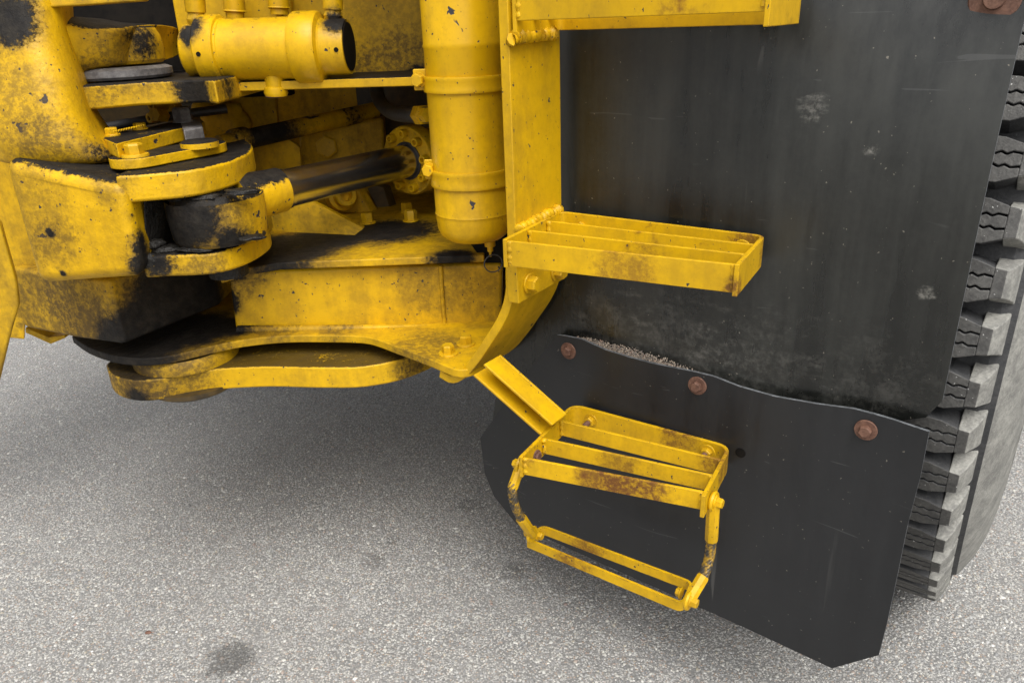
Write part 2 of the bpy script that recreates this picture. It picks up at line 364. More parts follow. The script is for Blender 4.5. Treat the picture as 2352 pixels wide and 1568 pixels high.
def guard_mat(name, base, dust, rough, seed, dustcol=(.30, .27, .22), scr=.10, spots=()):
    s = NT(name); o = (seed, seed * 2.2, seed * .7)
    cl = s.noise(2.6, 5, .6, off=o); st = s.noise(14, 5, .7, (1, 1, .10), o); fi = s.noise(90, 4, .75, off=o)
    d = s.math('MULTIPLY', s.ramp(s.math('ADD', s.math('ADD', s.math('MULTIPLY', cl, .42), s.math('MULTIPLY', st, .45)), s.math('MULTIPLY', fi, .13)), .38, .66), dust)
    col = s.mix(d, base, dustcol)
    for p, r, st_ in spots:
        k = s.math('MULTIPLY', s.ramp(s.math('ADD', s.math('SUBTRACT', 1., s.math('DIVIDE', s.dist(p), r)), s.math('MULTIPLY', s.math('SUBTRACT', s.noise(38, 4, .7, (.45, .45, 1.3), o), .5), 2.4)), 0., .8), s.ramp(s.math('ADD', s.math('MULTIPLY', s.noise(22, 5, .75, off=o), .6), s.math('MULTIPLY', fi, .4)), .42, .66))
        col = s.mix(s.math('MULTIPLY', k, st_), col, (.30, .29, .26))
    spk = s.ramp(s.noise(150, 1, .5, off=o), .765, .79)
    col = s.mix(s.math('MULTIPLY', spk, .35), col, (.35, .32, .26))
    run = s.math('MULTIPLY', s.ramp(s.noise(34, 3, .5, (1, 1, .045), (o[0] + 3, o[1], o[2])), .67, .70), s.ramp(s.noise(3, 2, .5, (1, 1, .6), o), .5, .62))
    col = s.mix(s.math('MULTIPLY', run, .13), col, (.38, .37, .34))
    sc = s.ramp(s.noise(60, 2, .4, (.10, .10, 1.), (o[0] + 7, o[1], o[2]), dist=.9), .73, .75)
    col = s.mix(s.math('MULTIPLY', sc, scr), col, (.2, .2, .2))
    r = s.fmix(s.ramp(s.math('ADD', s.math('MULTIPLY', cl, .5), s.math('MULTIPLY', st, .5)), .35, .65), rough, rough + .2)
    n = s.bump(fi, .12, .0008); n = s.bump(s.noise(5, 2, .5, off=o), .15, .02, n)
    return s.done(col, r, n, spec=.5)
M['guard'] = guard_mat('mudguard_plastic', (.008, .0085, .0076), .10, .2, 2., (.21, .215, .19), spots=((P(1560, 800, s=-1.38), .16, .16), (P(1720, 855, s=-1.38), .17, .14), (P(1400, 750, s=-1.38), .12, .14), (P(1866, 254, s=-1.39), .03, .5), (P(2008, 344, s=-1.40), .016, 1.), (P(2125, 673, s=-1.38), .018, .8), (P(2000, 880, s=-1.38), .12, .1)))
M['flap'] = guard_mat('mudflap_rubber', (.009, .0098, .0112), .03, .34, 5., (.2, .2, .2), .12)
M['cut'] = simple('cut_rubber_edge', (.06, .065, .07), (.14, .15, .16), .7, 60, .4)
def tyre_mat(name, a, b, dust):
    s = NT(name); n = s.noise(24, 5, .7); f = s.noise(160, 3, .7); sp = s.ramp(s.noise(210, 1, .5), .74, .77)
    col = s.mix(s.ramp(s.math('ADD', s.math('MULTIPLY', n, .6), s.math('MULTIPLY', f, .4)), .35, .68), a, b)
    col = s.mix(s.math('MULTIPLY', sp, dust), col, (.5, .5, .48))
    return s.done(col, .68, s.bump(s.math('ADD', f, s.math('MULTIPLY', n, .5)), .45, .003))
M['lugrub'] = tyre_mat('tread_rubber', (.045, .044, .042), (.10, .097, .09), .8)
M['side'] = tyre_mat('skylit_sidewall_rubber', (.13, .128, .118), (.30, .295, .265), .3)  # pale tone includes the bright sky light on the sidewall
M['groove'] = tyre_mat('shaded_groove_rubber', (.022, .023, .025), (.05, .05, .05), .1)  # darker copy of the tread rubber, shade painted into the grooves
def asphalt():
    s = NT('asphalt')
    v = s.voro(175); v2 = s.voro(330); big = s.noise(1.3, 5, .6); med = s.noise(9, 4, .6)
    hue = s.n.new('ShaderNodeSeparateColor'); s.t.links.new(v.outputs['Color'], hue.inputs[0])
    st = s.mix(hue.outputs[0], (.17, .172, .175), (.50, .485, .45))
    st = s.mix(s.ramp(hue.outputs[1], .80, .95), st, (.33, .25, .19))
    st = s.mix(s.ramp(hue.outputs[2], .93, .97), st, (.52, .51, .48))
    gap = s.ramp(v.outputs['Distance'], .38, .62)
    col = s.mix(gap, st, (.19, .187, .18))
    col = s.mix(s.math('MULTIPLY', s.ramp(med, .4, .7), .3), col, (.31, .30, .285))
    col = s.mix(s.math('MULTIPLY', s.ramp(big, .4, .7), .22), col, (.19, .187, .18))
    # dried oil and water stains: they have a shape of their own
    wob = s.math('MULTIPLY', s.math('SUBTRACT', s.noise(24, 6, .8), .5), 2.2)
    g = None
    for (px, py, r, k) in ((532, 1512, .085, .6), (860, 1285, .05, .35), (905, 1240, .03, .4), (1180, 1310, .05, .35), (1085, 1160, .06, .3)):
        m_ = s.math('MULTIPLY', s.ramp(s.math('ADD', s.math('SUBTRACT', 1., s.math('DIVIDE', s.dist(P(px, py, z=0)), r)), wob), 0., .5), k)
        g = m_ if g is None else s.math('MAXIMUM', g, m_)
    col = s.mix(g, col, (.035, .034, .033))
    h = s.math('ADD', s.math('MULTIPLY', s.math('SUBTRACT', 1., v.outputs['Distance']), .7), s.math('MULTIPLY', s.math('SUBTRACT', 1., v2.outputs['Distance']), .3))
    return s.done(col, .55, s.bump(h, .8, .004))
M['asphalt'] = asphalt()
def stone_mat():
    s = NT('aggregate_stone'); a = s.n.new('ShaderNodeVertexColor'); a.layer_name = 'tint'
    n = s.noise(300, 3, .6)
    wob = s.math('MULTIPLY', s.math('SUBTRACT', s.noise(24, 6, .8), .5), 2.2)
    k = s.math('MULTIPLY', s.ramp(s.math('ADD', s.math('SUBTRACT', 1., s.math('DIVIDE', s.dist(P(532, 1512, z=0)), .085)), wob), 0., .6), .55)
    bg_ = s.math('MULTIPLY', s.ramp(s.noise(2.2, 5, .65), .42, .72), .4)
    return s.done(s.mix(k, s.mix(bg_, s.mix(s.math('MULTIPLY', n, .35), a.outputs[0], (.25, .25, .25)), (.23, .225, .21)), (.04, .04, .038)), .6, s.bump(n, .3, .001))
M['stone'] = stone_mat()

# ------------------------------------------------------------------ ground
me = bpy.data.meshes.new('ground'); me.from_pydata([(-400, -400, 0), (400, -400, 0), (400, 400, 0), (-400, 400, 0)], [], [[0, 1, 2, 3]])
ground = link('ground', me, M['asphalt'], None); tag(ground, 'weathered grey asphalt yard with pale exposed stones and a dark oil spot', 'asphalt', kind='structure')

def stones(name, pts, sizes, up, mat, parent, flat=.4, pal=None):
    """many tiny faceted stones in one mesh: 5-sided low domes; pts (n,3)"""
    n = len(pts); k = 4
    ang = RNG.uniform(0, 2 * np.pi, n)
    V = np.zeros((n, k * 2 + 1, 3))
    asp = RNG.uniform(.6, 1.0, n)
    for j in range(k):
        a = ang + 2 * np.pi * j / k + RNG.uniform(-.35, .35, n)
        rr = sizes * RNG.uniform(.75, 1.15, n)
        x = np.cos(a) * rr; y = np.sin(a) * rr * asp
        c, s_ = np.cos(ang * 3), np.sin(ang * 3)
        X, Y = x * c - y * s_, x * s_ + y * c
        V[:, j] = np.stack([X, Y, np.full(n, -.3) * sizes * flat], 1)
        V[:, k + j] = np.stack([X * .66, Y * .66, sizes * flat * RNG.uniform(.55, .95, n)], 1)
    V[:, 2 * k] = np.stack([RNG.uniform(-.2, .2, n) * sizes, RNG.uniform(-.2, .2, n) * sizes, sizes * flat * RNG.uniform(.8, 1.15, n)], 1)
    V += pts[:, None, :]
    fl = []
    for j in range(k):
        q = (j + 1) % k
        fl += [[j, q, k + q], [j, k + q, k + j], [k + j, k + q, 2 * k]]
    T = (np.array(fl)[None] + (np.arange(n) * (2 * k + 1))[:, None, None]).reshape(-1, 3)
    me = bpy.data.meshes.new(name)
    c0 = pts.mean(0); VV = (V.reshape(-1, 3) - c0)
    me.vertices.add(len(VV)); me.vertices.foreach_set('co', VV.astype(np.float32).ravel())
    me.loops.add(T.size); me.loops.foreach_set('vertex_index', T.astype(np.int32).ravel())
    me.polygons.add(len(T)); me.polygons.foreach_set('loop_start', np.arange(0, T.size, 3, dtype=np.int32))
    me.update(calc_edges=True)
    pal = np.array(pal); w = pal[:, 3] / pal[:, 3].sum()
    cc = pal[RNG.choice(len(pal), n, p=w), :3] * RNG.uniform(.75, 1.2, (n, 1))
    at = me.color_attributes.new('tint', 'FLOAT_COLOR', 'POINT')
    at.data.foreach_set('color', np.repeat(np.concatenate([cc, np.ones((n, 1))], 1), 2 * k + 1, 0).astype(np.float32).ravel())
    return link(name, me, mat, parent, Matrix.Translation(Vector(c0)))
PAL = [(.43, .425, .395, 6), (.33, .33, .322, 6), (.21, .213, .215, 4), (.52, .505, .46, 3), (.66, .65, .61, .3), (.36, .29, .24, .6), (.40, .36, .28, .7), (.27, .185, .15, .25)]
N = 150000
yy = np.sqrt(RNG.uniform(.75 ** 2, 4.2 ** 2, N * 2)); xx = RNG.uniform(-1, 1, N * 2) * (yy * .86 + .25)
keep = RNG.uniform(0, 1, N * 2) < np.clip(1.9 / yy, .35, 1) * .62
pts = np.stack([xx, yy, np.zeros_like(xx)], 1)[keep]
sz = RNG.gamma(5, .00062, len(pts)) + .0010
pts[:, 2] = RNG.uniform(-.0008, .0004, len(pts))
st_o = stones('asphalt_aggregate', pts, sz, None, M['stone'], None, .42, PAL)
tag(st_o, 'small pale and grey stones set in the asphalt surface', 'aggregate', kind='stuff')
# a reddish chip on the asphalt
cp = P(341, 1453, z=0)
chip_v = [cp + Vector((.011 * math.cos(a), .006 * math.sin(a), .001)) for a in np.linspace(0, 6.28, 7)[:-1]] + [cp + Vector((.006 * math.cos(a), .003 * math.sin(a) + .001, .006)) for a in np.linspace(0, 6.28, 7)[:-1]]
chip = mk('stone_chip', chip_v, [[0, 1, 2, 3, 4, 5], [6, 7, 8, 9, 10, 11]] + [[i, (i + 1) % 6, 6 + (i + 1) % 6, 6 + i] for i in range(6)], M['rust'], None)
tag(chip, 'tiny red-brown stone chip lying alone on the asphalt at lower left', 'stone')

# ------------------------------------------------------------------ the machine
loader = bpy.data.objects.new('wheel_loader', None); loader.empty_display_size = .2
place(loader, Matrix.Translation(W(-1.8, -2.4, 0)), None)
tag(loader, 'weathered yellow wheel loader with greasy steering joint, boarding steps and black mudguard', 'wheel loader')
L = loader
def XY(*q): return [(p.x, p.y) for p in q]

# ---- rear frame
ZT = P(800, 594, y=1.83).z        # top of the lower box's cover plate
f4 = [P(522, 622, y=1.85), P(1156, 604, y=1.85), P(1152, 752, y=1.85), P(540, 760, y=1.85)]
frame = hexa('rear_frame', f4, [p + Vector((0.03 if i in (0, 3) else 0, .55, 0)) for i, p in enumerate(f4)], M['frame'], L, .012, 3)
fr = [P(505, 634, z=ZT), P(560, 617, z=ZT), P(640, 603, z=ZT), P(800, 597, z=ZT), P(1112, 585, z=ZT)]
slab('cover_plate', XY(*fr) + [(fr[-1].x, 2.75), (fr[0].x - .05, 2.75), (fr[0].x - .05, 2.1)], ZT, ZT - .02, paint('cover_plate_paint', film=.7, chips=.3, top=0, rough=.5, seed=21,
     blobs=((P(640, 575, z=ZT), .16, .4), (P(760, 545, z=ZT), .12, .7), (P(900, 530, z=ZT), .12, .8), (P(1040, 590, z=ZT), .06, .8))), frame, .004)
weld([P(1012, 610, y=1.848), P(1016, 680, y=1.848), P(1022, 750, y=1.848)], .006, M['frame'], frame, .4)
ZF = P(700, 770, y=1.80).z        # top of the lower plate
fl = [(165, 772), (200, 796), (250, 814), (300, 822), (350, 822), (400, 815), (480, 796), (560, 780), (650, 771), (740, 770), (830, 772), (870, 781), (910, 796), (960, 814), (1010, 834), (1040, 846), (1065, 849), (1092, 842), (1118, 822), (1150, 780)]
fp = bez([P(a, b, z=ZF) for a, b in fl], 3)
plate = slab('lower_plate', XY(*fp) + [(fp[-1].x + .05, 2.4), (fp[0].x - .05, 2.4)], ZF, ZF - .021, M['flange'], frame, .003, ang=50)
weld([P(546, 757, y=1.845), P(700, 756, y=1.842), P(900, 754, y=1.842), P(1145, 751, y=1.845)], .012, M['flange'], frame, .12)
for px, py in ((1030, 812), (1070, 790)):
    bolt(P(px, py, z=ZF), ZA, .0155, .02, M['bolt'], frame, .024, .004)
# bottom lug with its round end
ZL = P(700, 843, y=1.73).z
lg = [(243, 836), (250, 853), (271, 866), (312, 873), (365, 869), (417, 859), (495, 847), (612, 841), (704, 843), (808, 843), (874, 835), (926, 823), (985, 800), (1030, 770)]
lp = bez([P(a, b, z=ZL) for a, b in lg], 3)
lug = slab('bottom_hitch_lug', XY(*lp) + [(lp[-1].x, 2.5), (lp[0].x + .1, 2.5), (lp[0].x + .0, 2.05)], ZL, ZL - .06, M['lug'], L, .006, 3, ang=50)
PV = P(392, 838, z=ZL + .02); PV.y += .10      # hitch pivot axis
lathe('pivot_ring', [(0, 0), (.132, 0), (.132, .022), (.124, .034), (0, .034)], (PV.x, PV.y, ZL), ZA, M['lug'], lug, 48)
lathe('pin_cap', [(0, 0), (.10, 0), (.112, .008), (.112, .02), (0, .02)], (PV.x + .02, PV.y - .03, ZL - .072), ZA, M['grime_shade'], lug, 40)
lathe('grease_nipple', [(0, 0), (.004, 0), (.006, .03), (.003, .045), (0, .045)], P(379, 800 + 5, z=.80) + Vector((-.0, 0, 0)), (0.3, 0, 1), M['dark'], lug, 8)
# upper frame: wall, flange, hitch plate
wall_p = [P(378, -90, y=2.15), P(1000, -90, y=2.15), P(1000, 190, y=2.15), P(430, 195, y=2.15)]
uw = prism('upper_wall', wall_p, (0, .03, 0), M['wall'], L, .006)
rp = [P(556, -60, y=2.12), P(662, -60, y=2.12), P(672, 50, y=2.12), P(626, 54, y=2.12), P(614, 60, y=2.12), P(540, 62, y=2.12)]
prism('mounting_plate', rp, (0, .028, 0), M['wall'], uw, .005)
ZU = P(800, 181, y=1.9).z
up = [P(440, 196, z=ZU), P(480, 192, z=ZU), P(700, 184, z=ZU), P(968, 176, z=ZU)]
slab('upper_flange', [(p.x, p.y) for p in up] + [(up[-1].x + .1, 2.5), (up[0].x, 2.5)], ZU, ZU - .021, M['hitch'], uw, .003)
weld([P(560, 188, y=2.145), P(760, 183, y=2.145), P(960, 176, y=2.145)], .008, M['wall'], uw)
hp = [(158, 212), (175, 203), (230, 196), (300, 189), (380, 184), (455, 182), (490, 188)]
ZH = P(300, 189, y=1.80).z
hpp = bez([P(a, b, y=1.80 + .0004 * (a - 300) * 0) for a, b in hp], 3)
hxy = [(P(a, b, z=ZH).x, P(a, b, z=ZH).y) for a, b in ((156, 200), (200, 196), (300, 189), (400, 184), (455, 182), (492, 184))]
slab('upper_hitch_plate', hxy + [(hxy[-1][0], 2.45), (hxy[0][0] - .1, 2.45), (hxy[0][0] - .02, 1.95)], ZH, ZH - .052, M['hitch'], uw, .007, 3, ang=50)
# inner walls of the frame: behind the steering cylinder
inner = prism('inner_wall', [P(470, 190, y=2.62), P(1120, 170, y=2.62), P(1120, 620, y=2.62), P(470, 640, y=2.62)], (0, .03, 0), M['inner'], L, 0)
prism('web_plate', [P(505, 205, y=2.42), P(640, 205, y=2.42), P(633, 235, y=2.42), P(640, 300, y=2.42), P(655, 470, y=2.42), P(560, 560, y=2.42), P(480, 560, y=2.42)], (0, .025, 0), M['inner'], inner, .004)
prism('web_plate', [P(560, 330, y=2.32), P(660, 318, y=2.32), P(688, 338, y=2.32), P(700, 470, y=2.32), P(560, 560, y=2.32)], (0, .02, 0), M['inner'], inner, .003)
blk = prism('cylinder_bracket', [P(686, 305, y=2.5), P(880, 270, y=2.5), P(885, 420, y=2.5), P(800, 520, y=2.5), P(690, 520, y=2.5)], (0, .06, 0), M['inner'], inner, .012, 3)
bolt(P(752, 338, y=2.495), (0, -1, .2), .037, .016, M['bolt'], inner)
gs = prism('gusset', [P(590, 462, y=2.12), P(716, 462, y=2.12), P(836, 524, z=ZT), P(815, 540, z=ZT), P(590, 530, z=ZT)], (0, .022, 0), M['inner'], frame, .003)
lathe('pin_boss', [(0, 0), (.045, 0), (.045, .05), (.034, .055), (.034, .085), (.03, .09), (.018, .09), (.015, .06), (0, .06)], P(778, 452, y=2.36), (.55, -1, .25), M['inner'], inner, 28)
prism('lug_plate', [P(740, 430, y=2.34), P(815, 425, y=2.34), P(862, 505, y=2.34), P(800, 512, y=2.34)], (0.02, .03, 0), M['inner'], inner, .006)
prism('lug_plate', [P(835, 418, y=2.4), P(880, 430, y=2.4), P(905, 505, y=2.4), P(880, 510, y=2.4)], (0.02, .03, 0), M['grime_shade'], inner, .004)
for px, py, yy_ in ((845, 512, 0), (944, 507, 0), (935, 488, 0)):
    bolt(P(px, py, z=ZT + .002), ZA, .019, .028, M['bolt'], frame, .024, .004)
# dark boxes added to close the frame at the back and darken the inside
bk = prism('dark_backing_box', [Vector((-1.75, 2.72, .70)), Vector((.35, 2.72, .70)), Vector((.35, 2.72, 1.95)), Vector((-1.75, 2.72, 1.95))], (0, 1.1, 0), M['grime_shade'], L, .02)
prism('lower_backing_box', [Vector((-.62, 2.28, ZL - .02)), Vector((.02, 2.28, ZL - .02)), Vector((.02, 2.28, ZT - .03)), Vector((-.62, 2.28, ZT - .03))], (0, .4, 0), M['grime_shade'], L, .01)

# ---- oil cylinder (accumulator) on the upper wall
A = P(432, 119, y=1.96); B = P(802, 108, y=1.93); ax = (B - A).normalized(); Ln = (B - A).length
k = Ln / 370.
prof = [(0, 0), (.052, 0), (.060, .006), (.062, .02), (.062, 40 * k), (.078, 41 * k), (.081, 45 * k), (.081, 82 * k), (.078, 86 * k), (.0725, 88 * k), (.0725, 92 * k), (.0705, 94 * k), (.0705, 250 * k), (.079, 251 * k), (.082, 256 * k), (.082, 305 * k), (.079, 310 * k), (.066, 314 * k), (.063, 318 * k), (.063, 366 * k), (.061, 370 * k), (.055, 370 * k), (0, 370 * k)]
oc = lathe('oil_cylinder', prof, A, ax, M['oil'], L, 56, 30)
lathe('end_disc', [(0, 0), (.0545, 0), (.0545, .0012), (0, .0012)], A + ax * (Ln + .0003), ax, M['dark'], oc, 40)
def fitting(px, py0, py1, y, mat, parent, prof, name='hose_fitting'):
    a = P(px[0], py0, y=y); b = P(px[1], py1, y=y)
    d = b - a; return lathe(name, [(r, h * d.length) for r, h in prof], a, d, mat, parent, 18, 25)
fit = [(0, 0), (.024, 0), (.024, .12), (.017, .13), (.017, .2), (.021, .22), (.023, .35), (.019, .5), (.019, .54), (.023, .56), (.024, .98), (.028, 1.0), (.028, 1.6), (0, 1.6)]
fitting((455, 446), 74, -8, 1.96, M['oil'], oc, fit); fitting((766, 764), 60, -8, 1.94, M['oil'], oc, fit)
noz = [(0, 0), (.009, 0), (.009, .12), (.022, .14), (.022, .42), (.026, .45), (.028, .5), (.026, .56), (.026, 2.2), (0, 2.2)]
fitting((541, 537), 48, 4, 2.05, M['oil'], uw, noz, 'drain_spout'); fitting((643, 639), 40, -4, 2.05, M['oil'], uw, noz, 'drain_spout')
lathe('drain_boss', [(0, 0), (.026, 0), (.029, .008), (.027, .02), (.023, .022), (.025, .05), (.036, .058), (0, .058)], P(635, 221, y=1.93), P(630, 175, y=1.93) - P(635, 221, y=1.93), M['oil'], oc, 26)
lathe('drain_cap', [(0, 0), (.022, 0), (.026, .003), (.026, .013), (0, .013)], P(635, 224, y=1.93), ZA, M['rust'], oc, 20)
for t_, an in ((52 * k, 2.5), (300 * k, 2.9), (352 * k, 2.6)):
    p = A + ax * t_ + (Vector((0, -1, 0)) * math.cos(an - 2.6) + ZA * -.1 * (an - 2)) * (.0815 if t_ < 340 * k else .063)
    lathe('spanner_hole_disc', [(0, 0), (.0055, 0), (.0055, .0015), (0, .0015)], p, (0, -1, -.1), M['dark'], oc, 10)  # flat dark disc; its colour stands for the shade in the hole

# ---- front frame castings (the other half of the joint)
b4 = [P(0, 362, y=1.61), P(150, 392, y=1.57), P(285, 424, y=1.545), P(328, 640, y=1.545), P(200, 648, y=1.57), P(84, 657, y=1.60)]
box = prism('front_frame', b4, (-.04, .55, 0), M['joint'], L, .03, 4)
# column above the box
rings = []
for (zp, l, r, y0, dp) in ((-60, -60, 112, 1.72, .3), (20, -60, 116, 1.70, .3), (70, -60, 120, 1.68, .3), (130, -60, 136, 1.665, .3), (190, -60, 156, 1.65, .3), (250, -60, 168, 1.635, .3), (300, -60, 188, 1.63, .32), (335, -60, 208, 1.625, .34), (362, -60, 240, 1.635, .34), (390, -60, 268, 1.645, .34)):
    a, b = P(l, zp, y=y0), P(r, zp, y=y0); w = b - a; bk_ = Vector((0, dp, 0))
    ins = Vector((0, .055, 0))
    rings.append([a, a + w * .35 - Vector((0, .0, 0)), a + w * .62 - Vector((0, .006, 0)), a + w * .84 + Vector((0, .006, 0)), b - w * .02 + Vector((0, .05, 0)), b + Vector((-.03, .13, 0)), b + bk_ + Vector((-.1, 0, 0)), a + bk_])
loft('column', rings, M['column'], box, 2)
# fork lugs: horizontal plates with a round end about the rod pin
PIN = P(487, 470, y=1.70)
def fork(name, path, z0, z1, mat, zlev):
    pts = bez([P(a, b, z=zlev) for a, b in path], 4)
    return slab(name, XY(*pts) + [(pts[-1].x - .02, 2.0), (pts[0].x - .05, 2.0)], z0, z1, mat, box, .008, 3, ang=50)
ZK = P(430, 390, y=1.60).z
fork('fork_lug', [(262, 404), (330, 399), (430, 390), (500, 377), (552, 360), (577, 344), (578, 330), (560, 318)], ZK, ZK - .058, M['joint'], ZK)
ZK2 = P(480, 581, y=1.60).z
fork('fork_lug', [(322, 590), (380, 586), (440, 584), (500, 578), (560, 560), (605, 536), (618, 520), (612, 505)], ZK2, ZK2 - .05, M['joint'], ZK2)
prism('fork_web', [P(326, 455, y=1.60), P(372, 455, y=1.66), P(372, 590, y=1.66), P(332, 590, y=1.60)], (0.0, .2, 0), M['grease'], box, .01)
# lower block and pivot boss
zlb = P(284, 792, y=1.66).z
lb = [P(56, 753, z=zlb), P(170, 776, z=zlb), P(284, 792, z=zlb), P(400, 745, z=zlb), P(505, 702, z=zlb)]
slab('lower_block', XY(*lb) + [(lb[-1].x, 2.3), (lb[0].x - .05, 2.3)], P(290, 640, y=1.66).z, zlb, M['lower'], box, .012, 3)
# upper bearing arm
PU = P(300, 112, y=1.95)
arm = []
for (zp0, zp1) in ((0, 0),):
    pass
pc = P(268, 112, y=1.96); ra = P(364, 112, y=1.96).x - pc.x
au = bez([P(122, 112, y=1.72), P(160, 112, y=1.755), P(205, 112, y=1.80)] + [Vector((pc.x + ra * math.cos(a), pc.y + ra * math.sin(a), 0)) for a in np.linspace(-1.9, .9, 9)], 4)
ztop, zbot = P(250, 52, y=1.8).z, P(250, 160, y=1.8).z
arm_rings = []
for (px, t_, b_, y_) in ((40, 30, 300, 1.72), (90, 38, 255, 1.725), (122, 44, 212, 1.74), (150, 49, 184, 1.765), (190, 52, 168, 1.795), (240, 54, 160, 1.82), (285, 56, 153, 1.85), (320, 60, 147, 1.95)):
    T_, B_ = P(px, t_, y=y_), P(px, b_, y=y_); dp_ = 2.25 - y_
    arm_rings.append([T_ + Vector((0, .025, 0)), T_ - ZA * .014, T_.lerp(B_, .5) - Vector((0, .004, 0)), B_ + ZA * .014, B_ + Vector((0, .025, 0)), B_ + Vector((0, dp_, 0)), T_ + Vector((0, dp_, 0))])
loft('bearing_arm', arm_rings, M['hitch'], box, 2)
zh0, zh1 = P(300, 150, y=1.85).z, P(300, 60, y=1.85).z; hh_ = zh1 - zh0
lathe('bearing_housing', [(0, 0), (ra * .93, 0), (ra, .008), (ra * 1.01, hh_ * .5), (ra * .98, hh_ - .02), (ra * .9, hh_ - .004), (ra * .8, hh_), (0, hh_)], (pc.x, pc.y + .01, zh0), ZA, M['hitch'], box, 48)
lathe('bearing_ring', [(0, 0), (.125, 0), (.13, .006), (.13, .02), (.115, .026), (0, .026)], (PU.x - .045, PU.y - .01, zbot - .025), ZA, M['steel'], box, 40)
# plate edge at the very top, dark gap under it
tp = [P(-40, 26, y=1.70), P(180, 14, y=1.74), P(330, 3, y=1.78), P(330, -80, y=1.78), P(-40, -80, y=1.70)]
prism('top_cross_plate', tp, (0, .03, 0), M['front'], L, .004)
prism('dark_gap_sheet', [Vector((-1.9, 2.3, 1.42)), Vector((-.62, 2.3, 1.42)), Vector((-.62, 2.3, 1.9)), Vector((-1.9, 2.3, 1.9))], (0, .06, 0), M['dark'], L, 0)  # near-black sheet; the shade of the gap is in its colour
# plates at the far left, nearer to the viewer
fp4 = [P(-60, 470, y=1.34), P(2, 515, y=1.34), P(40, 650, y=1.34), P(46, 700, y=1.34), P(28, 760, y=1.34), P(-2, 885, y=1.34), P(-60, 980, y=1.34)]
side = prism('side_plate', fp4, (-.03, .05, 0), M['front'], L, .008, 3)
sp4 = [P(-60, 330, y=1.80), P(40, 375, y=1.80), P(98, 660, y=1.80), P(62, 690, y=1.80), P(57, 780, y=1.80), P(20, 776, y=1.80), P(-60, 760, y=1.80)]
prism('backing_plate', sp4, (-.03, .04, 0), M['lower'], side, .004)  # browner paint also carries the shade of this recessed strip
prism('strap_bracket', [P(58, 752, y=1.9), P(112, 775, y=1.9), P(148, 770, y=1.9), P(150, 776, y=1.9), P(116, 790, y=1.9), P(58, 764, y=1.9)], (0, .06, 0), M['front'], L, .002)
# front half goes on to the left, out of the picture
prism('front_body', [Vector((-2.3, 1.9, 1.1)), Vector((-1.5, 1.85, 1.1)), Vector((-1.5, 1.85, 1.75)), Vector((-2.3, 1.9, 1.75))], (0, .5, 0), M['front'], L, .02)

# pin retaining plate on the upper fork lug
zr = ZK + .004
def stadium(c0, c1, r, n=10):
    c0, c1 = Vector(c0).to_2d(), Vector(c1).to_2d(); d = (c1 - c0).normalized(); a0 = math.atan2(d.y, d.x); o = []
    for i in range(n + 1):
        a = a0 - math.pi / 2 + math.pi * i / n; o.append((c1.x + r * math.cos(a), c1.y + r * math.sin(a)))
    for i in range(n + 1):
        a = a0 + math.pi / 2 + math.pi * i / n; o.append((c0.x + r * math.cos(a), c0.y + r * math.sin(a)))
    return o
c0, c1 = P(312, 370, z=ZK + .012), P(468, 341, z=ZK + .012)
rp_ = slab('retaining_plate', stadium(c0, c1, .052), ZK + .024, ZK + .002, M['joint'], box, .003)
bolt(P(312, 362, z=ZK + .022), ZA, .019, .022, M['bolt'], box, .028, .008)
lathe('pin_head', [(0, 0), (.042, 0), (.042, .012), (.036, .016), (0, .017)], P(460, 338, z=ZK + .022), ZA, M['hub'], box, 30)
# locking bar with wired bolts
zb = ZK + .055
f_ = [P(232, 316, z=zb), P(266, 330, z=zb), P(424, 292, z=zb), P(470, 280, z=zb), P(456, 268, z=zb), P(392, 280, z=zb)]
bar = slab('locking_bar', XY(*f_), zb, zb - .032, M['joint'], L, .003)
g_ = [P(422, 300, z=zb + .002), P(466, 292, z=zb + .002), P(460, 268, z=zb + .002), P(412, 276, z=zb + .002)]
slab('bar_end', XY(*g_), zb + .002, zb - .036, M['steel'], bar, .003)
bolt(P(422, 280, z=zb + .002), ZA, .024, .032, M['steel'], bar, .026, .004)
bolt(P(258, 312, z=zb), ZA, .0145, .014, M['bolt'], bar, .018, .004); bolt(P(322, 297, z=zb), ZA, .0145, .012, M['bolt'], bar, .018, .003)
wv = []
p0, p1 = P(262, 303, z=zb + .012), P(318, 291, z=zb + .012)
tube('lock_wire', [p0 + (p1 - p0) * t + Vector((0, .0015 * math.sin(t * 60), .0015 * math.cos(t * 60))) for t in np.linspace(0, 1.25, 60)], .0018, M['bolt'], bar, 6)
lathe('brake_line_block', [(0, 0), (.018, 0), (.018, .04), (0, .04)], P(378, 266, y=2.1), (-.3, -1, .2), M['inner'], L, 6)
for px, py in ((360, 268), (364, 240)):
    lathe('pipe_stub', [(.006, 0), (.013, 0), (.013, .05), (.006, .05), (.006, 0)], P(px + 18, py + 2, y=2.14), (-.5, -1, .1), M['bolt'], L, 14)
prism('pipe_bracket', [P(368, 242, y=2.16), P(400, 236, y=2.16), P(404, 262, y=2.16), P(380, 272, y=2.16)], (0, .05, 0), M['inner'], L, .003)

